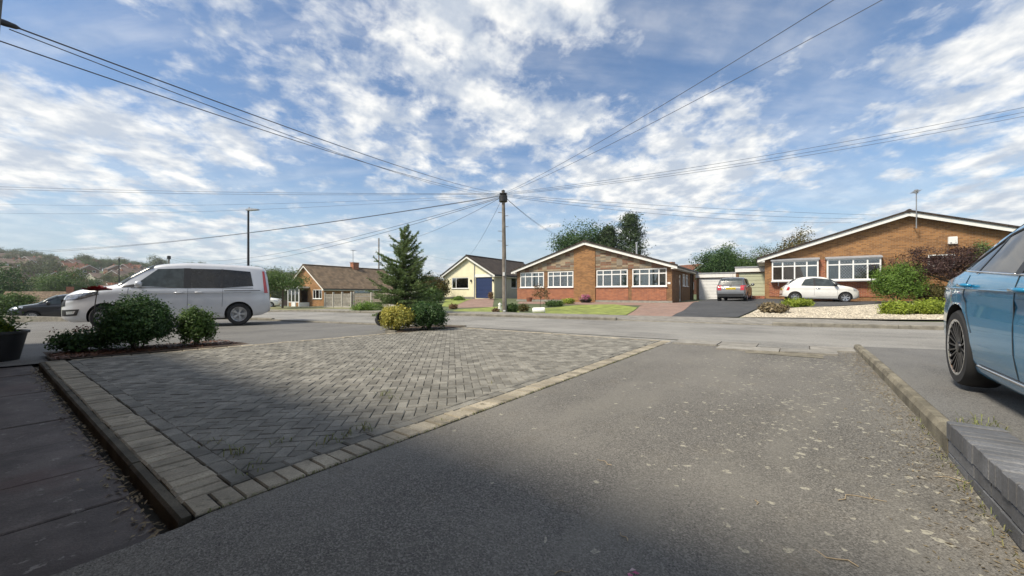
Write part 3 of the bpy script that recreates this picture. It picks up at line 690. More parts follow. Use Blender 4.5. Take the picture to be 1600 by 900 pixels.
def gable_roof(parent, W, D, eave, apex, oh_side, oh_front, mat, th=.10, fascia=.20, ridge_c=None):
    c = W / 2 if ridge_c is None else ridge_c
    pl = (apex - eave) / c; pr = (apex - eave) / (W - c); y0, y1 = -oh_front, D + oh_front
    zl, zr = eave - pl * oh_side, eave - pr * oh_side
    m = MB(); m.prism([(-oh_side, zl), (c, apex), (W + oh_side, zr), (W + oh_side, zr + th), (c, apex + th), (-oh_side, zl + th)], 'y', y0 + .03, y1 - .03)
    rf = m.build('roof', mat, parent)
    m = MB(); m.prism([(-oh_side - .02, zl - fascia + .05), (c, apex - fascia + .02), (W + oh_side + .02, zr - fascia + .05), (W + oh_side + .02, zr + .045), (c, apex + .045), (-oh_side - .02, zl + .045)], 'y', y0, y0 + .028)
    m.build('bargeboard', M['whitewood'], parent)
    # undercloak tiles over the board, ridge tiles, boxed eaves and gutters
    m = MB(); m.prism([(-oh_side - .05, zl + .05), (c, apex + .05), (W + oh_side + .05, zr + .05), (W + oh_side + .05, zr + .15), (c, apex + .15), (-oh_side - .05, zl + .15)], 'y', y0 - .06, y0 + .10); m.build('verge_tiles', mat, rf)
    m = MB(); m.tube([(c, y0 - .05, apex + th - .01), (c, y1, apex + th - .01)], .11, 8); m.build('ridge_tiles', mat, rf)
    for sx, x, z in ((-1, -oh_side, zl), (1, W + oh_side, zr)):
        xa, xb = sorted((x, 0 if sx < 0 else W)); m = MB(); m.box(xa, xb, y0 + .03, y1 - .03, z - fascia + .06, z - .002); m.build('boxed_eaves', M['whitewood'], parent)
        m = MB(); m.tube([(x + sx * .06, y0 + .05, z + .0), (x + sx * .06, y1 - .05, z + .0)], .055, 8); m.build('gutter', M['black'], parent)
    return rf
def gable_wall(m, W, y, th, z0, eave, apex, holes=(), c=None):
    c = W / 2 if c is None else c
    ywall(m, 0, W, y, th, z0, eave, holes); m.prism([(0, eave), (W, eave), (c, apex)], 'y', y, y + th)
def facade(L, Rr):
    L, Rr = Vector((L[0], L[1], 0)), Vector((Rr[0], Rr[1], 0)); d = Rr - L; W = d.length; rz = math.atan2(d.y, d.x)
    def s(u, off=0.0):                                   # where along the facade a column of the photograph falls
        k = (u - CX) / F; n_ = Vector((d.y, -d.x, 0)).normalized() * off; l = L + n_
        return (k * l.y - l.x) / (d.x / W - k * d.y / W)
    return W, rz, s
# --- the wide brick bungalow with stone cladding
W2, rz2, s2 = facade((.44, 34.2), (11.08, 27.3)); B2 = .255
h2 = thing('brick_bungalow', 'wide brick bungalow with stone-clad gable and four white windows behind the telegraph pole', 'house', (.44, 34.2, B2), rz2)
E2, A2_ = 2.62, 4.62; zw0, zw1 = 1.17, 2.46
wins = [(s2(813), s2(850)), (s2(856), s2(896)), (s2(932), s2(981)), (s2(988), s2(1042))]
D2 = 9.5
m = MB(); gable_wall(m, W2, 0, .25, -.5, E2, A2_ - .02, [(a, b_, zw0, zw1) for a, b_ in wins])
side_holes = [(2.7, 3.65, .02, 2.12), (4.1, 5.0, 1.25, 2.2), (5.5, 6.4, 1.25, 2.2)]
xwall(m, W2 - .25, .25, .25, D2, -.5, E2, side_holes); xwall(m, 0, .25, .25, D2, -.5, E2); ywall(m, .25, W2 - .25, D2 - .25, .25, -.5, E2)
m.prism([(0, E2), (W2, E2), (W2 / 2, A2_ - .02)], 'y', D2 - .25, D2)
m.build('wall', M['brick_brown'], h2)
cL, cR = s2(897) + .02, s2(931) - .02; gr = (A2_ - E2) / (W2 / 2)
def roofz(x): return E2 + gr * min(x, W2 - x) - .04
m = MB(); m.prism([(cL, -.4), (cR, -.4), (cR, roofz(cR)), (W2 / 2, roofz(W2 / 2)), (cL, roofz(cL))], 'y', -.09, -.002); m.build('chimney_breast', M['brick_orange'], h2)
for x0, x1 in ((.02, cL - .002), (cR + .002, W2 - .02)):
    m = MB(); z0 = zw1 + .03
    pts = [(x0, z0), (x1, z0), (x1, roofz(x1)), (x0, max(z0 + .02, roofz(x0)))]
    m.prism(pts, 'y', -.045, -.002); m.build('stone_cladding', M['cladding'], h2)
for i, (a, b_) in enumerate(wins):
    x0 = .02 if i == 0 else (cR + .002 if i == 2 else (wins[i - 1][1] + a) / 2 + .12); x1 = cL - .002 if i == 1 else (W2 - .35 if i == 3 else (b_ + wins[i + 1][0]) / 2 - .12)
    m = MB(); m.box(x0 + .01, x1 - .01, -.022, -.002, .18, zw0 - .055); m.build('brick_panel', M['brick_red'], h2)
    window(h2, 'y', a + .005, b_ - .005, zw0 + .005, zw1 - .005, -.01, curtain='open' if i == 1 else True, fr=.075)
m = MB(); m.box(-.03, W2 + .03, -.05, -.0015, -.5, .16); m.build('plinth', M['pave'], h2)
m = MB(); m.box(W2 - .13, W2 - .08, 2.72, 3.63, .03, 2.1); dd = m.build('door', M['white'], h2)
m = MB(); m.box(W2 - .075, W2 - .07, 2.95, 3.4, .25, 1.95); m.build('door_glass', M['glass'], dd)
for (a, b_, z0, z1) in side_holes[1:]: window(h2, 'x', a + .005, b_ - .005, z0 + .005, z1 - .005, W2 + .01, cols=(.5,), transom=.3, inward=-1, curtain=False)
m = MB(); m.tube([(W2 + .06, 7.6, 2.5), (W2 + .06, 7.6, .0)], .04, 8); m.build('downpipe', M['black'], h2)
m = MB(); m.box(W2 - .30, W2 - .10, -.012, -.001, 1.33, 1.46); m.build('house_number_plate', M['white'], h2)
gable_roof(h2, W2, D2, E2, A2_, .38, .35, M['tile_dark'])
m = MB(); m.tube([(s2(977), 3.0, roofz(s2(977)) - .1), (s2(977), 3.0, roofz(s2(977)) + 1.05)], .07, 10); m.lathe([(.10, roofz(s2(977)) + 1.05), (.10, roofz(s2(977)) + 1.15), (0, roofz(s2(977)) + 1.18)], 10, (s2(977), 3.0, 0)); m.build('flue', M['lampgrey'], h2)
def garage(name, label, L, rz, W, D, H, base, door, parapet, ribs=7, fas=.32):
    t = thing(name, label, 'garage', (L[0], L[1], base), rz)
    m = MB(); ywall(m, 0, W, 0, .12, -.5, H, [(.18, W - .18, 0, H - fas - .06)]); xwall(m, 0, .12, .12, D, -.5, H); xwall(m, W - .12, .12, .12, D, -.5, H); ywall(m, .12, W - .12, D - .12, .12, -.5, H); m.build('wall', M['brick_brown'], t)
    m = MB(); m.box(-.08, W + .08, -.14, D + .05, H + .003, H + .09); m.build('roof', M['lead'], t)
    m = MB(); m.box(-.05, W + .05, -.10, -.003, H - fas, H + .0); m.build('fascia', M[parapet], t)
    dn = MB(); dn.box(.19, W - .19, .075, .10, .01, H - fas - .07); d = dn.build('garage_door', M[door], t)
    zz = H - fas - .09
    for i in range(ribs):
        m = MB(); m.bbox(.21, W - .21, .05, .073, .03 + zz * i / ribs, .03 + zz * (i + 1) / ribs - .025, .004); m.build('door_panel', M[door], d)
    return t
garage('flat_garage', 'white garage with flat roof behind the grey hatchback', (16.0, 34.2), rz2, 3.1, 5, 2.3, .30, 'white', 'whitewood')
# --- bungalow on the right with two leaded bow windows
L3 = Vector((16.35, 25.5)); d3 = Vector((.839, -.545)); W3 = 13.3; R3 = L3 + d3 * W3
W3, rz3, s3 = facade(L3, R3); B3 = .58
h3 = thing('brick_bungalow', 'orange brick bungalow with leaded box windows and aerial behind the small white car', 'house', (L3.x, L3.y, B3), rz3)
E3, A3 = 2.62, 4.78; D3 = 10
b3 = [(s3(1206, .3), s3(1279, .3)), (s3(1292, .3), s3(1377, .3))]; zb0, zb1 = 1.14, 2.38
sw = (s3(1450), s3(1480))
m = MB(); gable_wall(m, W3, 0, .25, -.5, E3, A3 - .02, [(a + .1, b_ - .1, zb0, zb1) for a, b_ in b3] + [(sw[0], sw[1] + .3, 1.85, 2.45)])
xwall(m, 0, .25, .25, D3, -.5, E3); xwall(m, W3 - .25, .25, .25, D3, -.5, E3); ywall(m, .25, W3 - .25, D3 - .25, .25, -.5, E3); m.prism([(0, E3), (W3, E3), (W3 / 2, A3 - .02)], 'y', D3 - .25, D3)
m.build('wall', M['brick_orange'], h3)
m = MB(); xr = b3[1][1] + .15; m.box(.25, xr, -.03, -.002, .15, zb0 - .09); m.build('brick_panel', M['brick_red'], h3)
m = MB(); m.box(b3[0][1] + .05, b3[1][0] - .05, -.03, -.002, zb0 - .05, zb1 + .02); m.build('brick_pier', M['brick_red'], h3)
for i, (a, b_) in enumerate(b3):
    window(h3, 'y', a, b_, zb0, zb1, -.30, cols=(.24, .5, .76), transom=.27, lattice=(0, 1, 1, 0), curtain=False, sill=True, fr=.07)
    for x0, x1 in ((a, a + .06), (b_ - .06, b_)): m = MB(); m.box(x0, x1, -.228, -.003, zb0, zb1); m.build('window_cheek', M['white'], h3)
    m = MB(); m.box(a - .05, b_ + .05, -.36, -.003, zb0 - .09, zb0 - .052); m.build('window_base', M['white'], h3)
    m = MB(); m.prism([(-.38, zb1 + .004), (-.002, zb1 + .004), (-.002, zb1 + .17), (-.38, zb1 + .06)], 'x', a - .06, b_ + .06); m.build('bay_roof', M['lead'], h3)
    for xx in (a + .35, b_ - .35):
        m = MB(); m.bar((xx, -.28, zb0 - .09), (xx, -.05, zb0 - .32), .05, .04); m.build('bracket', M['white'], h3)
window(h3, 'y', sw[0] + .005, sw[1] + .295, 1.855, 2.445, -.01, cols=(.55,), transom=0, curtain=False)
m = MB(); xa = s3(1488); m.bbox(xa - .17, xa + .17, -.10, -.002, 2.98, 3.36, .02); m.build('alarm_box', M['plate_w'], h3)
gable_roof(h3, W3, D3, E3, A3, .38, .35, M['tile_dark'])
xa = s3(1428); m = MB(); m.tube([(xa, -.43, A3 - .9), (xa, -.43, A3 + 1.2)], .025, 8); m.bar((xa, -.75, A3 + 1.1), (xa, .15, A3 + 1.15), .03)
for k in range(7): m.bar((xa - .16, -.7 + k * .12, A3 + 1.11), (xa + .16, -.7 + k * .12, A3 + 1.11), .014)
m.box(xa - .07, xa + .07, -.47, -.39, A3 + 1.0, A3 + 1.2); m.bar((xa, -.43, A3 - .8), (xa, -.01, A3 - .8), .03); m.build('aerial', M['galv'], h3)
gs = MB(); gs.box(-1.0, .0, -.6, -.02, -.5, .05); gs.box(-.7, 0, -.35, -.02, .05, .2); gs.build('brick_step', M['brick_red'], h3)
garage('flat_garage', 'pale green panelled garage with white fascia against the brick bungalow', (17.15, 30.2), rz3, 3.0, 5, 2.35, .52, 'greendoor', 'whitewood')
# --- cream bungalow with navy garage door
W1, rz1, s1 = facade((-7.30, 42.5), (-7.30 + .85 * 6.5, 42.5 - .527 * 6.5)); B1 = .43
h1 = thing('cream_bungalow', 'cream rendered bungalow with navy garage door and dark tiled roof', 'house', (-7.30, 42.5, B1), rz1)
E1, A1_ = 2.42, 4.3; D1 = 11
gd = (s1(743), s1(769)); w1 = (s1(706), s1(732))
m = MB(); gable_wall(m, W1, 0, .2, -.5, E1, A1_ - .02, [(gd[0], gd[1], 0, 2.12), (w1[0], w1[1], 1.0, 2.15)]); m.build('wall', M['cream'], h1)
m = MB(); xwall(m, W1 - .2, .2, .2, D1, -.5, E1, [(3.2, 6.6, 1.05, 2.15)]); xwall(m, 0, .2, .2, D1, -.5, E1); ywall(m, .2, W1 - .2, D1 - .2, .2, -.5, E1); m.build('side_wall', M['pale_and_shaded_render'], h1)  # shade of the side wall is put into its greyer render colour
window(h1, 'y', w1[0] + .005, w1[1] - .005, 1.005, 2.145, .02, cols=(.25,), transom=0, curtain=False)
window(h1, 'x', 3.205, 6.595, 1.055, 2.145, W1 - .02, cols=(.33, .66), transom=0, curtain=False, inward=-1)
dn = MB(); dn.box(gd[0] + .02, gd[1] - .02, .10, .13, .01, 2.1); d = dn.build('garage_door', M['bluedoor'], h1)
for i in range(5): m = MB(); m.bbox(gd[0] + .05, gd[1] - .05, .075, .098, .03 + .415 * i, .03 + .415 * (i + 1) - .03, .006); m.build('door_panel', M['bluedoor'], d)
m = MB(); m.box(gd[0] - .08, gd[1] + .25, -.03, -.002, 2.14, 2.42); m.build('garage_fascia', M['whitewood'], h1)
m = MB(); m.tube([(gd[0] - .12, -.05, A1_ - .8), (gd[0] - .12, -.05, 0)], .045, 8); m.build('downpipe', M['lampgrey'], h1)
for u_ in (701, 736.5, 771):
    m = MB(); xx = s1(u_); m.box(xx - .06, xx + .06, -.14, -.002, 1.68, 1.9); m.build('wall_lamp', M['black'], h1)
m = MB(); m.box(-.02, gd[0] - .15, -.02, -.001, -.5, .14); m.build('plinth', M['pave'], h1)
gable_roof(h1, W1, D1, E1, A1_, .25, .3, M['tile_dark'])
# --- brick bungalow with the big brown tiled roof
W0, rz0, s0 = facade((-28.9, 51), (-28.9 + .85 * 7.6, 51 - .527 * 7.6)); B0 = -.68
h0 = thing('brick_bungalow', 'brick bungalow with brown tiled roof, chimney and white glazed porch behind wooden fence', 'house', (-28.9, 51, B0), rz0)
E0, A0 = 2.3, 5.05; D0 = 12
w0 = (s0(489), s0(503)); pd = (s0(466), s0(483))
m = MB(); gable_wall(m, W0, 0, .25, -.8, E0, A0 - .02, [(w0[0], w0[1], .95, 2.05), (pd[0] + .3, pd[1] - .3, 0, 2.1)])
xwall(m, W0 - .25, .25, .25, D0, -.8, E0, [(4.2, 7.4, 1.2, 2.1)]); xwall(m, 0, .25, .25, D0, -.8, E0); ywall(m, .25, W0 - .25, D0 - .25, .25, -.8, E0); m.build('wall', M['brick_orange'], h0)
window(h0, 'y', w0[0] + .005, w0[1] - .005, .955, 2.045, -.01, cols=(.3, .7), transom=0)
window(h0, 'x', 4.205, 7.395, 1.205, 2.095, W0 + .01, cols=(.22, .78), transom=0, inward=-1)
m = MB(); pz = 2.25
for x in (pd[0], (pd[0] + pd[1]) / 2 - .4, (pd[0] + pd[1]) / 2 + .4, pd[1]): m.box(x - .05, x + .05, -1.3, -1.2, -.5, pz)
m.box(pd[0] - .15, pd[1] + .15, -1.4, -.003, pz, pz + .2); m.box(pd[0], pd[1], -1.28, -1.22, .5, .58); m.box(pd[1] - .05, pd[1] + .05, -1.2, -.003, -.5, .5); m.box((pd[0] + pd[1]) / 2 - .35, (pd[0] + pd[1]) / 2 + .35, -1.27, -1.23, 0, .5)
m.build('porch', M['white'], h0)
m = MB(); m.box(pd[0] + .05, pd[1] - .05, -1.262, -1.255, .58, pz); m.build('porch_glass', M['glass'], h0)
rf = gable_roof(h0, W0, D0, E0, A0, .3, .3, M['tile'])
m = MB(); m.box(W0 / 2 - .35, W0 / 2 + .35, 6.6, 7.5, A0 - .7, A0 + .75); m.box(W0 / 2 - .4, W0 / 2 + .4, 6.55, 7.55, A0 + .75, A0 + .85)
ch = m.build('chimney', M['brick_red'], rf)
m = MB(); m.tube([(W0 / 2, 6.8, A0 + .85), (W0 / 2, 6.8, A0 + 2.6)], .035, 6); m.bar((W0 / 2 - .1, 6.5, A0 + 2.5), (W0 / 2 + .1, 7.3, A0 + 2.5), .04)
for k in range(4): m.bar((W0 / 2 - .3, 6.55 + k * .2, A0 + 2.5), (W0 / 2 + .3, 6.55 + k * .2, A0 + 2.5), .025)
m.build('aerial', M['galv'], rf)
# wooden fence beside it
fp = [gp(508, 480.5), gp(549, 481), gp(592, 480)]
def fence(name, label, p, q, npan, mat, H=1.6):
    d = (q - p); L = d.length; d.normalize(); t = thing(name, label, 'fence', p, math.atan2(d.y, d.x)); st = L / npan
    for i in range(npan):
        z = (g(*(p + d * (st * i)).xy) - p.z); m = MB(); m.box(st * i + .06, st * (i + 1) - .06, -.02, .02, z - .1, z + .12); m.build('gravel_board', M['fencepost'], t)
        for k in range(9): m = MB(); h_ = (H - .15) / 9; m.box(st * i + .06, st * (i + 1) - .06, -.028 + .012 * (k % 2), .012 * (k % 2), z + .13 + h_ * k, z + .13 + h_ * (k + 1) - .02); m.build('slat', mat, t)
    for i in range(npan + 1): m = MB(); z = (g(*(p + d * (st * i)).xy) - p.z); m.box(st * i - .055, st * i + .055, -.07, .07, z - .3, z + H + .12); m.build('post', M['fencepost'], t)
fence('wooden_fence', 'pale grey panel fence with concrete posts at the corner of the brown-roofed bungalow', fp[0], fp[1], 3, M['pave'], 1.3)
fence('wooden_fence', 'darker brown panel fence running on behind the spruce', fp[1] + Vector((.2, .1, 0)), fp[2] + Vector((2, 1.5, 0)), 3, M['fence'], 1.3)
# small red-roofed house seen between the bungalows, brown-roofed ones at the left
def simple_house(name, label, x, y, base, W, D, E, A, rz, wallm, roofm, group=None, detail=True):
    t = thing(name, label, 'house', (x, y, base), rz, group)
    m = MB(); m.box(0, W, 0, D, -2.5, E); m.prism([(0, E), (W, E), (W / 2, A)], 'y', 0, D); m.build('wall', M[wallm], t)
    pt = (A - E) / (W / 2); m = MB(); o_ = .3
    m.prism([(-o_, E - pt * o_ + .02), (W / 2, A + .02), (W + o_, E - pt * o_ + .02), (W + o_, E - pt * o_ + .2), (W / 2, A + .2), (-o_, E - pt * o_ + .2)], 'y', -o_, D + o_); rf = m.build('roof', M[roofm], t)
    m = MB(); m.prism([(-o_, E - pt * o_ - .2), (W / 2, A - .2), (W + o_, E - pt * o_ - .2), (W + o_, E - pt * o_ + .015), (W / 2, A + .015), (-o_, E - pt * o_ + .015)], 'y', -o_ - .03, -o_ + .03); m.build('bargeboard', M['whitewood'], t)
    if detail:
        for k in range(2):
            for st in range(int(E // 2.3)):
                m = MB(); cx = W * (.27 + .46 * k); m.box(cx - .65, cx + .65, -.05, -.002, .9 + 2.5 * st, 2.1 + 2.5 * st); f = m.build('window', M['white'], t)
                m = MB(); m.box(cx - .55, cx + .55, -.065, -.052, 1.0 + 2.5 * st, 2.0 + 2.5 * st); m.build('pane', M['darkglass'], f)
                m = MB(); m.box(W + .002, W + .05, D * (.2 + .5 * k), D * (.2 + .5 * k) + 1.3, .9 + 2.5 * st, 2.1 + 2.5 * st); m.build('window', M['white'], t)
        m = MB(); m.box(W / 2 - .4, W / 2 + .4, D * .6, D * .6 + .7, A - .6, A + .9); m.build('chimney', M['brick_red'], rf)
    return t
p = atY(1062, 420, 62); simple_house('brick_house', 'red tiled roof of a house rising behind the flat white garage', p.x, p.y, .6, 9, 9, 2.6, 4.9, R(25), 'brick_red', 'tile_red')
p = atY(28, 470, 58); simple_house('brick_bungalow', 'brown-roofed brick bungalow beyond the black car', p.x, p.y, -3.2, 8, 9, 2.3, 4.2, R(-50), 'brick_orange', 'tile')
p = gp(423, 478); simple_house('brick_bungalow', 'red brick bungalow with white bargeboard behind the small street tree', p.x - 1, p.y + 12, g(p.x, p.y + 12), 7.5, 10, 2.4, 4.6, rz0, 'brick_red', 'tile')
# ------------------------------------------------------------------ gardens across the road
def gpoly(name, px, mat, dz): return drape(name, [gp(u, v) for u, v in px], mat, dz)
def far_off(u_b, off): p = ab(interp(far_e, u_b) + off, u_b); return p
gpoly('front_lawn', [(832, 490.5), (978, 493), (996, 481), (960, 476), (905, 477), (850, 482)], M['grass'], .02)
gpoly('side_lawn', [(700, 489), (812, 490), (806, 479), (770, 480), (715, 484)], M['grass'], .02)
gpoly('bungalow_terrace', [(808, 474.5), (1052, 478), (1052, 473), (930, 471.5), (812, 471.5)], M['pink_pave'], .012)
gpoly('block_drive', [(975, 497), (1047, 497), (1092, 471), (1054, 473), (1000, 479)], M['pink_pave'], .03)
gpoly('far_driveway', [(1048, 497), (1153, 497), (1182, 484), (1400, 474.5), (1392, 470), (1180, 467), (1120, 467.5), (1093, 471)], M['drive_dark'], .04)
gpoly('gravel_bed', [(1156, 498.5), (1300, 500.5), (1500, 503), (1650, 506), (1560, 478), (1400, 475.5), (1185, 485)], M['gravel'], .06)
gpoly('verge', [(410, 486.5), (560, 486), (690, 489.5), (690, 481), (560, 478.5), (410, 479)], M['dry_grass'], .02)
gpoly('cream_house_drive', [(700, 482), (770, 480), (772, 467), (742, 466.5)], M['pink_pave'], .015)
gpoly('cream_house_lawn', [(690, 479), (705, 480), (738, 467.5), (697, 467.5)], M['grass'], .02)
# ------------------------------------------------------------------ vehicles
class Car:
    """body lofted from a side outline: x = metres behind the nose, +y = the car's left, the nose points to local -x"""
    def __init__(s, top, bot, L, W, belt, tum, plan, Wroof=None):
        s.top = top; s.bot = bot; s.L = L; s.W = W; s.beltt = belt; s.tum = tum; s.plan = plan
    def I(s, tab, x):
        xs_ = [p[0] for p in tab]; ys_ = [p[1] for p in tab]
        if len(tab) < 3: return float(np.interp(x, xs_, ys_))
        i = max(0, min(len(tab) - 2, int(np.searchsorted(xs_, x)) - 1)); x0, x1 = xs_[i], xs_[i + 1]; y0, y1 = ys_[i], ys_[i + 1]; h = x1 - x0
        def sl(k):
            if k <= 0 or k >= len(tab) - 1: kk = max(0, min(len(tab) - 2, k if k <= 0 else k - 1)); return (ys_[kk + 1] - ys_[kk]) / (xs_[kk + 1] - xs_[kk])
            a = (ys_[k] - ys_[k - 1]) / (xs_[k] - xs_[k - 1]); b = (ys_[k + 1] - ys_[k]) / (xs_[k + 1] - xs_[k])
            return 0 if a * b <= 0 else 2 * a * b / (a + b)
        t = min(1, max(0, (x - x0) / h)); m0, m1 = sl(i) * h, sl(i + 1) * h
        return (2 * t ** 3 - 3 * t * t + 1) * y0 + (t ** 3 - 2 * t * t + t) * m0 + (-2 * t ** 3 + 3 * t * t) * y1 + (t ** 3 - t * t) * m1
    def ring(s, x):
        zt = s.I(s.top, x); zb = s.I(s.bot, x); W = s.W * s.I(s.plan, x); bl = min(s.I(s.beltt, x), zt - .035); h = zt - bl
        pts = [(0, zb)]
        for f, k in ((.0, .90), (.05, .945), (.16, .975), (.34, .997), (.5, 1.0), (.62, .998), (.74, .985), (.80, .992), (.9, .985), (1.0, .96)): pts.append((W * k, zb + (bl - zb) * f))
        Wb = W * .96; Wr = max(.05, Wb - s.tum * h - min(.05, h * .5)); r = min(.12, h * .6)
        for f in (.2, .4, .6, .8, 1.0): pts.append((Wb + (Wr - Wb) * f * .9, bl + (h - r) * f))
        y0 = pts[-1][0]
        for t in (25, 50, 72): pts.append((y0 - (y0 * .28) * (1 - math.cos(R(t))) - .012 * t / 72, bl + h - r + (r - .02) * math.sin(R(t))))
        y1 = pts[-1][0]; z1 = pts[-1][1]
        for f in (.7, .35, 0): pts.append((y1 * f, z1 + (zt - z1) * (1 - f * f)))
        return pts
    def ys(s, x, z):
        r = s.ring(x)[1:-3]
        for (y0, z0), (y1, z1) in zip(r[:-1], r[1:]):
            if z0 <= z <= z1 + 1e-6: t = (z - z0) / max(1e-6, z1 - z0); return y0 + (y1 - y0) * t
        return r[-1][0] if z > r[-1][1] else r[0][0]
    def zs(s, x, y):
        r = s.ring(x)[::-1]
        for (y0, z0), (y1, z1) in zip(r[:-1], r[1:]):
            if y0 <= abs(y) <= y1 + 1e-6: t = (abs(y) - y0) / max(1e-6, y1 - y0); return z0 + (z1 - z0) * t
        return r[-1][1]
    def body(s, parent, mat, wheels, rw, arch_w=.30):
        n = 84; xs_ = [s.L * (.5 - .5 * math.cos(math.pi * i / n)) * .35 + s.L * i / n * .65 for i in range(n + 1)]
        rows = []
        for x in xs_:
            r = s.ring(x); rows.append([(x, y, z) for y, z in r] + [(x, -y, z) for y, z in r[-2:0:-1]])
        m = MB(); k = len(rows[0]); vs_ = [p for r_ in rows for p in r_]
        fs = [(i * k + j, i * k + (j + 1) % k, (i + 1) * k + (j + 1) % k, (i + 1) * k + j) for i in range(n) for j in range(k)]
        m.add(vs_, fs + [tuple(range(k)), tuple(n * k + j for j in range(k - 1, -1, -1))])
        me = m.mesh('body', mat); o = link('body', me, parent); me.materials.append(M['black'])
        cuts = []
        for wx in wheels:
            for sg in (1, -1):
                c = MB(); y0, y1 = sg * (s.W - arch_w), sg * (s.W + .15); pts = [(wx + (rw + .05) * math.cos(t), rw + (rw + .05) * math.sin(t)) for t in np.linspace(0, 2 * math.pi, 29)[:-1]]
                c.prism(pts, 'y', min(y0, y1), max(y0, y1)); co_ = link('cut', c.mesh('cut', M['black'])); co_.parent = parent; cuts.append(co_)
                md = o.modifiers.new('b', 'BOOLEAN'); md.operation = 'DIFFERENCE'; md.object = co_; md.solver = 'EXACT'; md.material_mode = 'TRANSFER'
        dg = bpy.context.evaluated_depsgraph_get(); me2 = bpy.data.meshes.new_from_object(o.evaluated_get(dg)); o.modifiers.clear(); o.data = me2; me2.name = 'body'
        me2.polygons.foreach_set('use_smooth', [True] * len(me2.polygons)); me2.set_sharp_from_angle(angle=R(38))
        for c in cuts: bpy.data.objects.remove(c)
        return o
    def side(s, B, T, sg, off=.006, n=14, k=6):
        """grid patch on the flank between a lower and an upper line of (x, z) points"""
        def pl(tab, t):
            d = [0]
            for p, q in zip(tab[:-1], tab[1:]): d.append(d[-1] + math.hypot(q[0] - p[0], q[1] - p[1]))
            return float(np.interp(t * d[-1], d, [p[0] for p in tab])), float(np.interp(t * d[-1], d, [p[1] for p in tab]))
        rows = []
        for i in range(n + 1):
            (bx_, bz), (tx, tz) = pl(B, i / n), pl(T, i / n); row = []
            for j in range(k + 1):
                f = j / k; x, z = bx_ + (tx - bx_) * f, bz + (tz - bz) * f; row.append((x, sg * (s.ys(min(max(x, .0), s.L), z) + off), z))
            rows.append(row)
        return rows
    def line(s, pts, sg, w=.008, off=.003):
        m = MB(); ps = []
        for (x0, z0), (x1, z1) in zip(pts[:-1], pts[1:]):
            nn = max(2, int(math.hypot(x1 - x0, z1 - z0) / .08))
            for i in range(nn + 1): f = i / nn; ps.append((x0 + (x1 - x0) * f, z0 + (z1 - z0) * f))
        return m.tube([(x, sg * (s.ys(x, z) + off - w * .3), z) for x, z in ps], w / 2, 5)
    def topgrid(s, x0, x1, fy0, fy1, off=.008, n=10, k=10):
        rows = []
        for i in range(n + 1):
            x = x0 + (x1 - x0) * i / n; wr = s.ring(x)[-4][0]; row = []
            f = fy0 + (fy1 - fy0) * i / n
            for j in range(k + 1):
                y = wr * f * (2 * j / k - 1); row.append((x, y, s.zs(x, y) + off))
            rows.append(row)
        return rows
    def endx(s, z, rear=True):
        xs_ = np.linspace(s.L, s.L * .5, 400) if rear else np.linspace(0, s.L * .5, 400)
        for x in xs_:
            if s.I(s.top, x) >= z: return x
        return xs_[0]
    def endgrid(s, z0, z1, y0, y1, rear=True, off=.008, n=8, k=8, zt=None):
        rows = []
        for i in range(n + 1):
            z = z0 + (z1 - z0) * i / n; x = s.endx(z, rear) + (off if rear else -off); rows.append([(x, y0 + (y1 - y0) * j / k, z) for j in range(k + 1)])
        return rows
def thick(rows): m = MB(); m.grid(rows); return m
def wheel(parent, x, y, rw, width, style, mat, sg):
    """tyre with a rim child; sg = side it faces"""
    t = MB(); w = width / 2; rr = rw * (.72 if style == 'multi' else .66)
    t.lathe([(rr, -w), (rw - .03, -w), (rw - .008, -w + .025), (rw, -w + .06), (rw, w - .06), (rw - .008, w - .025), (rw - .03, w), (rr, w), (rr - .015, w - .03), (rr - .015, -w + .03), (rr, -w)], 40, axis='y')
    to = t.build('wheel', M['rubber'], parent, True, 40); to.location = (x, y, rw)
    m = MB(); o_ = sg * (w - .015)
    m.lathe([(rr + .004, sg * (w - .001)), (rr - .012, sg * (w - .004)), (rr - .02, sg * (w - .05)), (rr - .03, -sg * w * .8), (.05, -sg * w * .8)], 40, axis='y')
    n = {'multi': 20, 'five': 5, 'ten': 10, 'plain': 6}[style]; sp = {'multi': .014, 'five': .05, 'ten': .028, 'plain': .05}[style]
    for k in range(n):
        a = 2 * math.pi * k / n
        if style == 'five':
            for da in (-.16, .16):
                p = Vector((.05 * math.cos(a), o_ * .9, .05 * math.sin(a))); q = Vector(((rr - .012) * math.cos(a + da), o_, (rr - .012) * math.sin(a + da))); m.bar(p, q, .034, .03, up=Vector((0, 1, 0)))
        else:
            p = Vector((.04 * math.cos(a), o_ * .8, .04 * math.sin(a))); q = Vector(((rr - .012) * math.cos(a + .06), o_, (rr - .012) * math.sin(a + .06))); m.bar(p, q, sp, .03, up=Vector((0, 1, 0)))
    m.lathe([(.0, sg * (w - .004)), (.045, sg * (w - .008)), (.055, sg * (w - .03)), (.055, 0)], 16, axis='y')
    ro = m.build('rim', mat, to, True, 30)
    if style == 'multi':
        m = MB(); m.lathe([(rr + .006, sg * (w + .001)), (rr - .004, sg * (w + .002)), (rr - .02, sg * (w - .004))], 48, axis='y'); m.build('rim_edge', M['chrome'], to, True)
    d = MB(); d.lathe([(.14, -sg * .02), (.0, -sg * .02)], 20, axis='y'); d.build('brake_disc', M['galv'], to)
    return to
def place(t, pos, heading, dx=0.0):
    """put the car so that its nose centre is at pos and it faces along heading; tilt to the ground"""
    t.location = (pos[0], pos[1], 0)
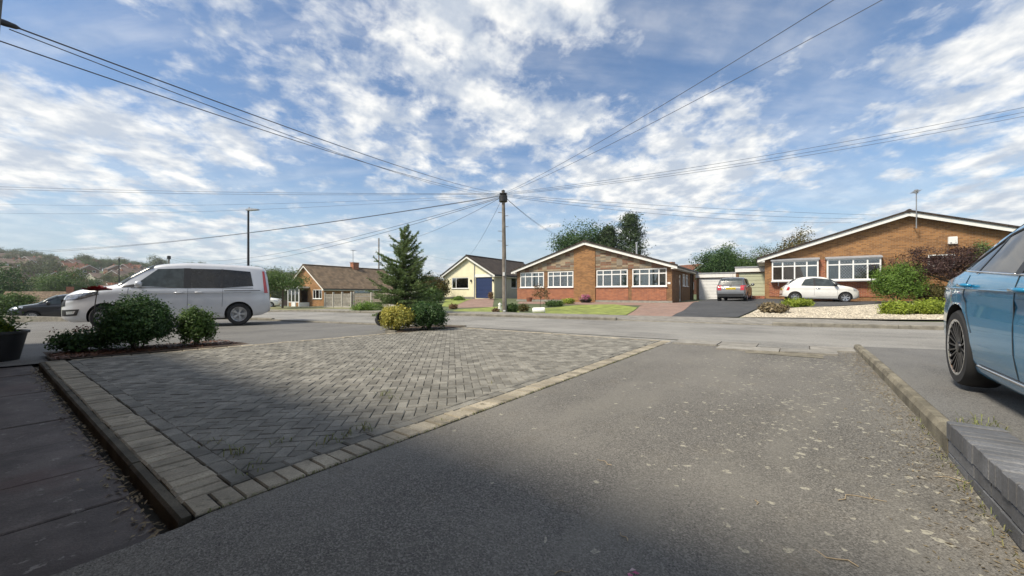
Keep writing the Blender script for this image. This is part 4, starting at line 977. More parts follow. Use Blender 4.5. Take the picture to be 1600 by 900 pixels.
def car(name, label, cat, spec, nose, heading, group=None, z=None):
    h = Vector((heading[0], heading[1], 0)).normalized(); rz = math.atan2(-h.y, -h.x)
    t = thing(name, label, cat, (0, 0, 0), 0, group)
    fx, rx = spec['wheels']; pf = Vector((nose[0], nose[1], 0)) - h * fx; pr = Vector((nose[0], nose[1], 0)) - h * rx
    zf, zr = (g(pf.x, pf.y), g(pr.x, pr.y)) if z is None else z
    pitch = -math.atan2(zr - zf, rx - fx); zn = zf - (zr - zf) / (rx - fx) * fx
    t.location = (nose[0], nose[1], zn); t.rotation_euler = (0, pitch, rz)
    C = Car(spec['top'], spec['bot'], spec['L'], spec['W'], spec['belt'], spec['tum'], spec['plan']); pm = M[spec['paint']]; rw = spec['rw']
    body = C.body(t, pm, (fx, rx), rw)
    for wx in (fx, rx):
        for sg in (1, -1): wheel(t, wx, sg * (spec['W'] - spec.get('wi', .125)), rw, spec.get('tw', .215), spec['style'], M[spec['rim']], sg)
    for sg in (1, -1):
        for (B, T, mt) in spec['side_glass']: thick(C.side(B, T, sg, .005)).build('window', M[mt], t, True)
        for nm, B, T, mt in spec.get('side_parts', ()): thick(C.side(B, T, sg, .008, 10, 5)).build(nm, M[mt], t, True)
        for pts in spec.get('lines', ()): C.line(pts, sg, .009).build('panel_gap', M['black'], t)
        for nm, pts, w, mt in spec.get('trims', ()): C.line(pts, sg, w, .008).build(nm, M[mt], t, True)
        for (x, z) in spec.get('handles', ()):
            m = MB(); y = C.ys(x, z); pts = [(x - .10, sg * (y + .005), z), (x - .07, sg * (y + .035), z + .004), (x + .07, sg * (y + .035), z + .006), (x + .10, sg * (y + .005), z + .004)]; m.tube(pts, [.010, .016, .016, .010], 8); m.build('door_handle', M[spec.get('handle_mat', spec['paint'])], t, True)
            m = MB(); m.lathe([(.0, .001), (.05, .003), (.062, -.004)], 16, axis='y'); 
        mx, mz = spec['mirror']; y = C.ys(mx, mz); m = MB(); m.tube([(mx + .02, sg * (y - .02), mz - .03), (mx, sg * (y + .08), mz - .01)], .025, 6)
        hd = []
        for i in range(7):
            f = i / 6; hd.append((mx + .02, sg * (y + .06 + .19 * f), mz + .03))
        m.tube(hd, [.045, .075, .085, .088, .085, .072, .03], 10); m.build('mirror', M[spec.get('mirror_mat', spec['paint'])], t, True, 50)
    for (x0, x1, f0, f1, mt, nm) in spec['top_glass']:
        rows = []; dxo = -.012 if nm == 'windscreen' else .01
        for x in np.linspace(x0, x1, 30):                 # the glass wraps round to the pillars
            h_ = [(y * 1.012, z + .016) for y, z in C.ring(x)[15 if nm == 'windscreen' else 17:]]; rows.append([(x + dxo, -y, z) for y, z in h_] + [(x + dxo, y, z) for y, z in h_[-2::-1]])
        thick(rows).build(nm, M[mt], t, True)
    for nm, z0, z1, y0, y1, rear, mt, off in spec.get('ends', ()):
        rows = C.endgrid(z0, z1, y0, y1, rear, off); m = MB(); m.grid(rows); m.grid([[(p[0] + (-.02 if rear else .02), p[1], p[2]) for p in r_] for r_ in rows]); o = m.build(nm, M[mt], t, True)
    pl = spec.get('plate')
    if pl:
        for rear, zc, mt in pl:
            x = C.endx(zc, rear) + (.02 if rear else -.02); m = MB(); m.box(min(x, x + (.012 if rear else -.012)), max(x, x + (.012 if rear else -.012)), -.26, .26, zc - .056, zc + .056); po = m.build('number_plate', M[mt], t)
            m = MB(); xx = x + (.014 if rear else -.014)
            for k in range(7):                            # dark characters, as unreadable as in the photograph
                y = -.20 + .062 * k + (.03 if k > 3 else 0)
                m.bar((xx, y - .016, zc - .034), (xx, y - .016, zc + .034), .011, .003); m.bar((xx, y + .016, zc - .034), (xx, y + .016, zc + .034), .011, .003); m.bar((xx, y - .016, zc + (.03 if k % 2 else 0)), (xx, y + .016, zc + (.03 if k % 2 else 0)), .011, .003)
            m.build('plate_characters', M['black'], po)
    m = MB(); m.box(fx + .2, rx - .2, -spec['W'] * .7, spec['W'] * .7, .17, .30); m.build('underbody', M['black'], t)
    return t, C
# people carrier ------------------------------------------------
van = dict(L=4.82, W=.915, rw=.325, wheels=(.92, 3.98), style='five', rim='alloy', paint='silver', tum=.13, tw=.215,
    top=[(0, .80), (.03, .88), (.12, .96), (.35, 1.06), (.8, 1.14), (1.12, 1.22), (1.5, 1.50), (1.9, 1.735), (2.2, 1.80), (2.8, 1.845), (3.6, 1.835), (4.3, 1.805), (4.6, 1.765), (4.72, 1.6), (4.78, 1.2), (4.82, .75)],
    bot=[(0, .30), (.3, .20), (1.4, .22), (3.4, .22), (4.5, .27), (4.82, .40)], belt=[(0, .7), (.5, .95), (1.2, 1.08), (2.5, 1.12), (4.82, 1.15)],
    plan=[(0, .66), (.10, .80), (.3, .90), (.8, .985), (1.6, 1), (4.2, .995), (4.65, .965), (4.82, .90)],
    side_glass=[([(1.50, 1.145), (2.62, 1.10)], [(2.02, 1.62), (2.62, 1.655)], 'carglass'), ([(2.78, 1.10), (3.52, 1.11)], [(2.78, 1.65), (3.52, 1.65)], 'darkglass'), ([(3.58, 1.11), (4.36, 1.16)], [(3.58, 1.65), (4.28, 1.60)], 'darkglass')],
    side_parts=[('pillar_trim', [(2.62, 1.09), (2.78, 1.09)], [(2.62, 1.66), (2.78, 1.66)], 'black'), ('pillar_trim', [(3.52, 1.10), (3.58, 1.10)], [(3.52, 1.655), (3.58, 1.655)], 'black'), ('quarter_trim', [(1.26, 1.10), (1.52, 1.12)], [(1.30, 1.15), (1.54, 1.20)], 'black'),
                ('headlight', [(.08, .78), (.40, .80), (.78, .93)], [(.10, .88), (.40, .95), (.80, 1.01)], 'lampglass'), ('headlight_surround', [(.07, .765), (.42, .785), (.82, .925)], [(.075, .78), (.40, .80), (.79, .935)], 'black'), ('grille', [(.004, .60), (.10, .62)], [(.004, .79), (.12, .78)], 'black'), ('fog_surround', [(.02, .36), (.36, .38)], [(.02, .52), (.42, .54)], 'black'), ('fog_lamp', [(.14, .41), (.30, .42)], [(.14, .48), (.34, .50)], 'headlight'), ('tail_light', [(4.66, .95), (4.76, .95)], [(4.60, 1.62), (4.66, 1.62)], 'redlight'),
                ('sill', [(1.3, .26), (3.6, .26)], [(1.3, .36), (3.6, .36)], 'silver')],
    lines=[[(1.34, .36), (1.40, 1.08)], [(2.70, .36), (2.72, 1.08)], [(3.55, .55), (3.57, 1.08)], [(1.40, .36), (3.52, .36)]], trims=[('door_rail', [(3.60, 1.02), (4.55, 1.03)], .02, 'black'), ('window_trim', [(1.45, 1.10), (4.35, 1.10)], .018, 'black'), ('crease', [(1.2, .93), (4.3, .97)], .012, 'galv')],
    handles=[(2.50, .96), (2.98, .97)], mirror=(1.62, 1.17), top_glass=[(1.16, 1.92, .96, .93, 'carglass', 'windscreen')], mirror_mat='silver',
    ends=[('grille', .60, .79, -.58, .58, False, 'black', .012), ('grille_bar', .69, .71, -.5, .5, False, 'chrome', .02), ('lower_grille', .36, .48, -.5, .5, False, 'black', .012), ('rear_window', 1.12, 1.62, -.62, .62, True, 'darkglass', .01)], plate=[(False, .57, 'plate_w'), (True, .85, 'plate_y')], seats=(1.75, 2.85), seat_h=1.15)
dv = Vector((.857, .515, 0)); nv = Vector((.515, -.857, 0))
nose = Vector((-12.05, 10.42, 0)) - nv * .9
car('people_carrier', 'silver people carrier with dark rear windows parked behind the garden shrubs', 'car', van, nose, -dv, z=(-.06, -.055))[0].scale = (1, 1, 1.06)
# small white hatchback ------------------------------------------
fiat = dict(L=3.55, W=.81, rw=.285, wheels=(.68, 2.98), style='plain', rim='alloy', paint='white_paint', tum=.24, tw=.18,
    top=[(0, .52), (.04, .68), (.15, .80), (.45, .90), (.82, .985), (1.15, 1.22), (1.45, 1.405), (1.8, 1.475), (2.2, 1.485), (2.6, 1.44), (2.95, 1.28), (3.25, 1.04), (3.42, .90), (3.52, .72), (3.55, .50)],
    bot=[(0, .30), (.3, .19), (3.0, .20), (3.55, .32)], belt=[(0, .6), (.5, .84), (1.2, .90), (3.0, .92), (3.55, .8)], plan=[(0, .62), (.1, .78), (.35, .91), (.8, .985), (2.7, 1), (3.2, .95), (3.45, .82), (3.55, .68)],
    side_glass=[([(1.02, .92), (2.02, .92)], [(1.36, 1.30), (2.02, 1.385)], 'carglass'), ([(2.12, .93), (2.70, .96)], [(2.12, 1.38), (2.50, 1.30)], 'carglass')],
    side_parts=[('pillar_trim', [(2.02, .92), (2.12, .92)], [(2.02, 1.385), (2.12, 1.38)], 'black'), ('tail_light', [(3.28, .66), (3.40, .66)], [(3.20, .90), (3.32, .90)], 'redlight'), ('headlight', [(.12, .64), (.32, .66)], [(.16, .78), (.34, .80)], 'headlight')],
    lines=[[(1.02, .34), (1.06, .88)], [(2.08, .40), (2.10, .90)], [(1.05, .34), (2.0, .34)]], trims=[('window_trim', [(1.0, .905), (2.68, .94)], .014, 'black')], handles=[(1.92, .80)], handle_mat='chrome', mirror=(1.12, .97), mirror_mat='black',
    top_glass=[(.86, 1.40, .95, .90, 'carglass', 'windscreen')], ends=[('rear_window', 1.02, 1.33, -.46, .46, True, 'darkglass', .012), ('rear_bumper_strip', .42, .46, -.55, .55, True, 'black', .012)], plate=[(True, .74, 'plate_y'), (False, .42, 'plate_w')], seats=(1.25, 2.0), seat_h=1.0)
dfi = Vector((.9, -.436, 0)).normalized(); nf = Vector((.436, .9, 0))
nose = Vector((19.05, 21.5, 0)) + nf * .78
tf, _ = car('small_hatchback', 'white rounded small hatchback parked in front of the leaded windows', 'car', fiat, nose, dfi)
# grey hatchback, seen from behind --------------------------------
skoda = dict(L=4.0, W=.82, rw=.30, wheels=(.80, 3.26), style='ten', rim='alloy', paint='grey_paint', tum=.20, tw=.19,
    top=[(0, .55), (.05, .72), (.2, .84), (.6, .93), (1.0, 1.02), (1.4, 1.28), (1.75, 1.44), (2.2, 1.495), (3.0, 1.48), (3.45, 1.43), (3.62, 1.34), (3.82, .98), (3.90, .90), (3.95, .72), (4.0, .55)],
    bot=[(0, .30), (.3, .19), (3.4, .20), (4.0, .33)], belt=[(0, .65), (.6, .88), (1.4, .93), (3.3, .97), (4.0, .9)], plan=[(0, .66), (.1, .80), (.4, .93), (.9, 1), (3.3, 1), (3.75, .955), (4.0, .88)],
    side_glass=[([(1.28, .96), (2.2, .96)], [(1.72, 1.34), (2.2, 1.37)], 'carglass'), ([(2.28, .96), (3.05, .98)], [(2.28, 1.37), (3.0, 1.35)], 'darkglass'), ([(3.12, 1.0), (3.42, 1.05)], [(3.10, 1.34), (3.36, 1.30)], 'darkglass')],
    side_parts=[('pillar_trim', [(2.2, .95), (2.28, .95)], [(2.2, 1.375), (2.28, 1.375)], 'black'), ('tail_light', [(3.70, .74), (3.93, .72)], [(3.64, 1.02), (3.80, .98)], 'redlight'), ('headlight', [(.12, .66), (.5, .76)], [(.14, .78), (.52, .86)], 'headlight')],
    lines=[[(1.2, .34), (1.22, .92)], [(2.22, .34), (2.24, .93)], [(3.06, .60), (3.08, .95)]], trims=[('window_trim', [(1.25, .945), (3.05, .965)], .014, 'black')], handles=[(2.1, .86), (2.95, .88)], mirror=(1.35, 1.0),
    top_glass=[(1.05, 1.70, .95, .92, 'carglass', 'windscreen')], ends=[('rear_window', 1.03, 1.37, -.54, .54, True, 'carglass', .012), ('rear_window_frame', 1.00, 1.40, -.57, .57, True, 'black', .004), ('tail_light', .70, .98, .50, .70, True, 'redlight', .014), ('tail_light', .70, .98, -.70, -.50, True, 'redlight', .014), ('lower_bumper', .36, .48, -.66, .66, True, 'black', .010)], plate=[(True, .80, 'plate_y'), (False, .45, 'plate_w')], seats=(1.5, 2.5), seat_h=1.05)
hs = NV.copy(); rear = Vector((12.97, 23.4, 0)); nose = rear + hs * 4.0
tg, Cg = car('hatchback', 'grey hatchback with yellow rear plate parked before the white garage', 'car', skoda, nose, hs)
m = MB(); m.tube([(2.9, 0, 1.47), (3.0, 0, 1.66)], .006, 5); m.build('roof_aerial', M['black'], tg)
m = MB(); m.lathe([(.0, .012), (.055, .01), (.06, 0)], 14, axis='y'); lg = m.build('badge', M['chrome'], tg); lg.rotation_euler = (0, 0, R(-90)); lg.location = (Cg.endx(.93) + .015, 0, .93)
# blue saloon beside the wall -------------------------------------
blue = dict(L=4.69, W=.915, rw=.335, wheels=(.93, 3.70), style='multi', rim='alloy_dark', paint='blue_paint', tum=.30, tw=.235, wi=.128,
    top=[(0, .50), (.05, .66), (.2, .76), (.6, .86), (1.15, .97), (1.6, 1.20), (2.05, 1.39), (2.5, 1.435), (2.9, 1.43), (3.3, 1.36), (3.7, 1.235), (4.1, 1.09), (4.38, 1.005), (4.56, .95), (4.64, .82), (4.69, .52)],
    bot=[(0, .26), (.3, .15), (1.2, .14), (3.6, .15), (4.3, .20), (4.69, .34)], belt=[(0, .6), (.6, .80), (1.4, .89), (3.4, .955), (4.2, .93), (4.69, .78)],
    plan=[(0, .60), (.12, .78), (.4, .92), (.85, .985), (2.0, .985), (3.3, .995), (3.75, 1.0), (4.15, .965), (4.45, .90), (4.62, .80), (4.69, .70)],
    side_glass=[([(1.52, .925), (2.52, .95)], [(2.02, 1.285), (2.56, 1.325)], 'darkglass'), ([(2.62, .952), (3.30, .975)], [(2.64, 1.325), (3.20, 1.235)], 'darkglass'), ([(3.33, .978), (3.64, 1.00)], [(3.235, 1.225), (3.58, 1.075)], 'darkglass')],
    side_parts=[('pillar_trim', [(2.52, .945), (2.62, .95)], [(2.56, 1.33), (2.64, 1.33)], 'black'), ('pillar_trim', [(3.30, .97), (3.33, .97)], [(3.20, 1.24), (3.235, 1.23)], 'black'), ('quarter_trim', [(3.64, 1.0), (3.76, 1.01)], [(3.58, 1.08), (3.72, 1.03)], 'black'),
                ('tail_light', [(4.38, .76), (4.62, .76)], [(4.40, .90), (4.60, .88)], 'redlight'), ('headlight', [(.12, .62), (.5, .68)], [(.14, .70), (.55, .77)], 'headlight'), ('sill', [(1.32, .155), (3.30, .155)], [(1.32, .225), (3.30, .235)], 'blue_paint')],
    lines=[[(1.38, .28), (1.36, .88)], [(2.52, .26), (2.55, .94)], [(3.30, .50), (3.50, .80), (3.46, .96)], [(1.4, .26), (3.2, .26)]], trims=[('window_trim', [(1.5, .918), (2.6, .945), (3.74, 1.008)], .016, 'chrome'), ('roof_trim', [(1.62, 1.0), (2.04, 1.295), (2.6, 1.338), (3.22, 1.25), (3.70, 1.045)], .03, 'black'), ('sill_trim', [(1.32, .235), (3.32, .245)], .022, 'chrome'), ('crease', [(.9, .80), (3.9, .86), (4.4, .86)], .012, 'blue_paint')],
    handles=[(2.42, .84), (3.42, .875)], mirror=(1.62, .98), top_glass=[(1.2, 2.0, .95, .90, 'carglass', 'windscreen'), (3.25, 4.2, .88, .92, 'darkglass', 'rear_window')], plate=[(True, .72, 'plate_y'), (False, .42, 'plate_w')], seats=(1.9, 2.85), seat_h=.98)
ra = Vector((4.65, 2.95, 0)); nose = ra - NV * 3.70
car('saloon_car', 'glossy blue saloon with dark multi-spoke wheels parked beyond the low grey wall', 'car', blue, nose, -NV, z=(.105, .14))
# black hatchback low down at the left, white car in the side street
blk = dict(skoda); blk.update(paint='black_paint', style='ten'); 
car('hatchback', 'black hatchback facing down the slope beyond the people carrier', 'car', blk, (-26.2, 20.5, 0), (-.66, -.75))
wsu = dict(skoda); wsu.update(paint='white_paint', top=[(0, .7), (.05, .85), (.2, .98), (.6, 1.05), (1.0, 1.12), (1.4, 1.42), (1.75, 1.6), (2.2, 1.66), (3.0, 1.65), (3.5, 1.58), (3.7, 1.5), (3.85, 1.1), (3.9, 1.0), (3.95, .8), (4.0, .6)])
p = gp(442, 479.6); car('parked_car', 'white car parked in the side street behind the street tree', 'car', wsu, (p.x - .3, p.y, 0), (.95, .3))
lw = thing('low_wall', 'low dark stone wall in front of the black hatchback', 'wall'); m = MB()
p, q = atY(10, 499, 17.5), atY(118, 499, 16.2)
for k in range(9):
    a0, a1 = p.lerp(q, k / 9), p.lerp(q, (k + .985) / 9); m = MB(); m.bar((a0.x, a0.y, -.28), (a1.x, a1.y, -.28), .2, .46); m.build('stone', M['kerb'], lw)
# ------------------------------------------------------------------ plants
def leaf_quads(P, Nn, size, asp=.5, jit=.35, curl=.15):
    n = len(P); a = nr.normal(size=(n, 3)); a -= Nn * (a * Nn).sum(1, keepdims=True); a /= np.linalg.norm(a, axis=1, keepdims=True) + 1e-9; b = np.cross(Nn, a)
    s = size * (1 + jit * nr.uniform(-1, 1, (n, 1))); l = a * s; w = b * s * asp
    return np.stack([P - l * .5, P + w * .5 - l * .05 + Nn * s * curl, P + l * .5, P - w * .5 - l * .05 + Nn * s * curl], 1)
def unit(n):
    v = nr.normal(size=(n, 3)); return v / np.linalg.norm(v, axis=1, keepdims=True)
def clumps(c, rad, nclump, nleaf, size, rc, shell=.75, flat=0.0, up=.25, low=-.85, asp=.5, jr=.13):
    """leaf clumps spread through the outer part of an ellipsoid"""
    d = unit(nclump * 4); d = d[d[:, 2] > low][:nclump]; k = len(d); r = (shell + (1 - shell) * nr.uniform(0, 1, (k, 1))) * (1 + jr * nr.normal(size=(k, 1)))
    C_ = d * r * np.array(rad) + np.array(c); per = max(1, nleaf // k); P = np.repeat(C_, per, 0); o = nr.normal(size=P.shape) * rc; o[:, 2] *= (1 - flat); P = P + o
    Nn = unit(len(P)) * .8 + np.repeat(d, per, 0) * .7 + np.array([0, 0, up]); Nn /= np.linalg.norm(Nn, axis=1, keepdims=True)
    return leaf_quads(P, Nn, size, asp), C_
def bush(name, label, pos, rad, nleaf, size, mat, group=None, z0=.0, nclump=60, rc=.12, cat='shrub', flat=0, shell=.86, asp=.5, low=-.7, jr=.06):
    t = thing(name, label, cat, (pos[0], pos[1], pos[2]), rng.uniform(0, 6), group); rx, ry, rz = rad; c = (0, 0, z0 + rz * .95); r2 = tuple(max(.03, r_ - rc * .7) for r_ in rad)
    Q, C_ = clumps(c, r2, nclump, nleaf, size, rc * .8, shell, flat, asp=asp, low=low, jr=jr); Q2, _ = clumps(c, tuple(r_ * .75 for r_ in r2), nclump, nleaf // 2, size * 1.5, rc, .45, flat, asp=.7, low=low, jr=0)
    Q = np.concatenate([Q, Q2]); Q[:, :, 2] = np.maximum(Q[:, :, 2], .01); link('foliage', quads_mesh('foliage', Q, M[mat]), t)
    m = MB()
    for k in range(9):
        e = C_[rng.randrange(len(C_))] * .8; m.tube([(rng.uniform(-.04, .04), rng.uniform(-.04, .04), -.06), (e[0] * .4, e[1] * .4, z0 + rz * .5), (e[0], e[1], max(.1, e[2]))], [.018, .013, .005], 5)
    m.build('stem', M['bark'], t); return t
def tree(name, label, pos, H, rad, nleaf, size, mat, trunk=.18, group=None, nclump=70, rc=.45, shell=.5, lean=0.0, cat='tree', flat=.2, cz=None):
    t = thing(name, label, cat, pos, rng.uniform(0, 6), group); rx, ry, rz = rad; c = (lean, 0, cz if cz else H - rz)
    Q, C_ = clumps(c, rad, nclump, nleaf, size, rc, shell, flat, low=-.75); link('crown', quads_mesh('crown', Q, M[mat]), t)
    m = MB(); hb_ = max(.5, c[2] - rz * .55); m.tube([(0, 0, -.5), (lean * .2 + .03, .02, hb_ * .5), (lean * .6, 0, hb_), (lean, 0, c[2] + rz * .4)], [trunk, trunk * .8, trunk * .6, trunk * .15], 9)
    for k in range(12):
        e = C_[rng.randrange(len(C_))]; m.tube([(lean * .6, 0, hb_ * (.8 + .3 * rng.random())), (e[0] * .5 + lean * .3, e[1] * .5, (hb_ + e[2]) / 2), tuple(e)], [trunk * .4, trunk * .22, trunk * .06], 5)
    m.build('trunk', M['bark'], t); return t
# shrubs beside the paving
p = ab(1.60, 9.0); bush('rounded_shrub', 'large dark green rounded shrub in front of the people carrier', (p.x, p.y, .0), (.48, .46, .45), 12000, .042, 'leaf_dark', nclump=130, rc=.075)
p = ab(2.35, 8.80); bush('rounded_shrub', 'smaller dark green shrub on bare stems next to the large rounded one', (p.x, p.y, .0), (.29, .28, .36), 4200, .04, 'leaf_mid', nclump=70, rc=.055)
p = ab(1.0, 9.35); rb = bush('rose_bush', 'low sprawling rose bush with small pink-red blooms on the bark mulch', (p.x, p.y, .0), (.44, .34, .17), 1500, .045, 'leaf_dark', nclump=40, rc=.05)
Q, _ = clumps((-.1, 0, .30), (.5, .35, .10), 9, 120, .035, .02, .8, low=.1); tag(link('blooms', quads_mesh('blooms', Q, M['petal_red']), rb), kind='stuff')
# metal rose on a stake
p = atY(146, 520, 6.35); ro = thing('metal_rose', 'dark red flower ornament on a thin stake beside the large shrub', 'ornament', (p.x, p.y, 0))
zr_ = CH + (HZ - 452) / F * 6.35
m = MB(); m.tube([(-.05, 0, 0), (0, 0, zr_ * .6), (.06, 0, zr_ - .03)], .007, 6); m.build('stake', M['wood'], ro)
for ring_, (rr, hh, n) in enumerate(((.06, .07, 4), (.11, .05, 6), (.17, .02, 8))):
    for k in range(n):
        a = 2 * math.pi * k / n + ring_ * .5; m = MB(); rows = []
        for i in range(5):
            f = i / 4; rad_ = rr * f; zz = zr_ - .03 + hh * f ** .6 + .015 * f * math.sin(k * 2.1); wd = rr * .62 * math.sin(math.pi * min(.85, .25 + f * .6)); row = []
            for j in range(5): s_ = (j / 4 - .5) * 2; row.append((.06 + rad_ * math.cos(a) - wd * s_ * math.sin(a), rad_ * math.sin(a) + wd * s_ * math.cos(a), zz + .02 * abs(s_)))
            rows.append(row)
        m.grid(rows); m.build('petal', M['petal_red'], ro, True)
# black pot with a leafy plant
pp = atY(12, 569, 5.8); pp = Vector((pp.x - .27, pp.y, -.075)); pot = thing('plant_pot', 'black tapered plant pot with variegated leafy plant on the path', 'plant pot', pp)
m = MB(); m.lathe([(.0, .004), (.27, .004), (.28, .02), (.36, .42), (.385, .425), (.385, .46), (.35, .46), (.34, .40), (.0, .39)], 40); m.build('pot', M['black'], pot, True, 40)
m = MB(); m.lathe([(.339, .395), (.0, .41)], 24); m.build('soil', M['soil'], pot)
V = []
for k in range(110):
    a = rng.uniform(0, 6.28); L = rng.uniform(.22, .5); b0 = Vector((rng.uniform(-.15, .15), rng.uniform(-.15, .15), .4)); d = Vector((math.cos(a), math.sin(a), 0)); side_ = Vector((-d.y, d.x, 0)) * .03; ln_ = rng.uniform(.2, .75)
    prev = b0
    for i in range(1, 5):
        f = i / 4; q = b0 + d * (L * f * ln_) + Vector((0, 0, L * (f - .55 * f * f))); w = side_ * (math.sin(math.pi * f * .95) + .1); w0 = side_ * (math.sin(math.pi * (f - .25) * .95) + .1); V.append([prev - w0, prev + w0, q + w, q - w]); prev = q
link('leaves', quads_mesh('leaves', np.array([[tuple(x) for x in q] for q in V]), M['leaf_lime']), pot)
Q, _ = clumps((0, 0, .6), (.3, .3, .14), 24, 500, .05, .06, .4); link('foliage', quads_mesh('foliage', Q, M['leaf_mid']), pot)
# island bed
p = atY(621, 517, 10.0); bush('golden_shrub', 'yellow variegated rounded shrub at the tip of the island bed', (p.x, p.y, .0), (.42, .40, .33), 4200, .05, 'leaf_yellow', nclump=75, rc=.06)
p = atY(669, 514, 10.35); bush('rounded_shrub', 'dark green shrub growing right beside the yellow variegated one', (p.x, p.y, .0), (.52, .48, .37), 6500, .05, 'leaf_dark', nclump=90, rc=.07)
p = atY(594, 509, 10.6); m = MB(); m.lathe([(0, .05), (.16, .05), (.2, .3), (.19, .3), (.16, .08)], 18); o = m.build('black_bucket', M['black']); o.location = (p.x, p.y, 0); o.rotation_euler = (R(70), 0, R(40)); tag(o, 'black plastic tub lying on its side by the yellow shrub', 'tub'); o.location.z = .2
# spruce across the road
def spruce(pos, H, Rb, label):
    t = thing('spruce_tree', label, 'tree', pos); m = MB(); m.tube([(0, 0, -.3), (0, 0, H * .6), (.05, 0, H)], [.085, .05, .008], 8); tw = MB(); P = []; Dd = []
    z = .25
    while z < H - .15:
        f = z / H; n = 12 if f < .5 else (8 if f < .75 else (5 if f < .88 else 3)); Lm = Rb * (1 - f) ** .62 * (1.0 + .12 * math.sin(z * 9)) + .10
        for k in range(n):
            a = 6.283 * (k + rng.random() * .7) / n + z * 3; L = Lm * rng.uniform(.6, 1.15); el_ = R(-4 + 52 * f + rng.uniform(-16, 16)); d = Vector((math.cos(a), math.sin(a), 0)); pts = []
            for i in range(7):
                s_ = i / 6; pts.append(Vector((0, 0, z)) + d * (L * s_ * math.cos(el_)) + Vector((0, 0, L * (s_ * math.sin(el_) - .10 * s_ * (1 - f) + .16 * s_ * s_))))
            m.tube(pts, [.016 * (1 - .12 * i) for i in range(7)], 5)
            segs = [(pts[i], pts[i + 1], 1.0) for i in range(6)]
            for i in range(1, 6):
                for sg in (1, -1):
                    if rng.random() < .12: continue
                    base = pts[i]; dirn = (d * .75 + Vector((-d.y, d.x, 0)) * sg * .8 + Vector((0, 0, .12 + .2 * f))).normalized(); q = base + dirn * (L * .36 * (1 - i / 8)); segs.append((base, q, .8)); tw.bar(base, q, .008)
            for (a0, a1, _w) in segs:
                nn = int(32 * (a1 - a0).length / .25) + 5; dd = (a1 - a0).normalized()
                for _ in range(nn):
                    s_ = rng.random(); P.append(tuple(a0 + (a1 - a0) * s_)); r3 = Vector((rng.gauss(0, 1), rng.gauss(0, 1), rng.gauss(0, 1))); r3 = (r3 - dd * r3.dot(dd)).normalized(); Dd.append(tuple((dd * .8 + r3).normalized()))
        z += rng.uniform(.15, .22) if f < .55 else rng.uniform(.2, .3)
    P = np.array(P); Dd = np.array(Dd); w = np.cross(Dd, unit(len(P))); w /= np.linalg.norm(w, axis=1, keepdims=True) + 1e-9; ln_ = nr.uniform(.05, .085, (len(P), 1))
    Q = np.stack([P - w * .009, P + Dd * ln_ - w * .006, P + Dd * ln_ + w * .006, P + w * .009], 1)
    m.build('trunk', M['bark'], t); tw.build('twigs', M['bark'], t); link('needles', quads_mesh('needles', Q, M['leaf_spruce']), t); return t
ps = gp(632, 492.5); spruce(ps, 3.85, 1.6, 'young spruce with open upswept top across the road behind the island shrubs')
# planting in the far gardens
def gb(name, label, u, v, w, h, nleaf, size, mat, **k):
    p = gp(u, v); s_ = p.y / F; return bush(name, label, p, (w * s_ / 2 * .85, w * s_ / 2 * .7, h * s_ / 2), nleaf, size, M and mat, **k)
gb('ground_cover', 'low spreading green ground cover under the spruce', 575, 487.5, 60, 14, 2500, .06, 'leaf_box', rc=.12, nclump=40)
gb('border_shrub', 'reddish low shrub just behind the foot of the telegraph pole', 775, 490, 14, 8, 500, .06, 'leaf_brown', rc=.05, nclump=16)
gb('border_shrub', 'dark green low shrub against the telegraph pole', 800, 489.5, 26, 15, 1400, .06, 'leaf_mid', rc=.07, nclump=28)
gb('border_shrub', 'olive shrub between the pole and the bronze-leaved sapling', 818, 487, 22, 11, 900, .06, 'leaf_olive', rc=.07, nclump=24)
gb('border_shrub', 'bushy green plant along the edge of the front lawn', 866, 479, 42, 9, 1400, .07, 'leaf_mid', rc=.08, nclump=30)
gb('border_shrub', 'bright green clump at the house end of the lawn border', 888, 475, 28, 8, 1000, .07, 'leaf_lime', rc=.08, nclump=22)
fb = gb('flower_tub', 'dark bowl of pink and white flowers before the brick chimney breast', 915, 473, 24, 11, 300, .08, 'leaf_mid', rc=.08, nclump=16, cat='flower pot')
Q, _ = clumps((0, 0, .30), (.42, .36, .22), 30, 900, .07, .07, .7, low=-.1); tag(link('blooms', quads_mesh('blooms', Q, M['petal_pink']), fb), kind='stuff')
m = MB(); m.lathe([(0, .0), (.28, 0), (.5, .22), (.47, .22), (.26, .04), (0, .04)], 20); m.build('bowl', M['black'], fb, True, 40)
p = gp(827, 471.5); m = MB(); m.lathe([(0, 0), (.20, 0), (.27, .35), (.25, .35), (.2, .06), (0, .06)], 18); o = m.build('terracotta_tub', M['terracotta']); o.location = p; tag(o, 'brown terracotta tub standing at the corner of the stone-clad bungalow', 'plant pot')
p = gp(845, 486); tree('sapling', 'thin bronze-leaved sapling standing in the front lawn', p, 1.45, (.42, .42, .5), 420, .085, 'leaf_brown', trunk=.018, nclump=26, rc=.09)
p = gp(842, 490); m = MB(); m.lathe([(0, 0), (.12, 0), (.14, .04), (.14, .52), (.12, .56), (0, .56)], 14, (0, 0, -.28), 'z'); o = m.build('white_log', M['whitewood'], None, True, 40); o.rotation_euler = (0, R(88), R(-12)); o.location = p + Vector((0, 0, .14)); tag(o, 'white painted log lying on the lawn edge by the sapling', 'log')
p = gp(781, 487); m = MB(); m.lathe([(0, 0), (.1, 0), (.13, .12), (.06, .3), (.10, .38), (0, .46)], 12); o = m.build('garden_ornament', M['whitewood'], None, True); o.location = p; tag(o, 'small white stone ornament beside the telegraph pole', 'ornament')
gb('heather_clump', 'pale dry heather tuft on the gravel bed', 1208, 491, 48, 17, 1400, .08, 'straw', rc=.07, nclump=34)
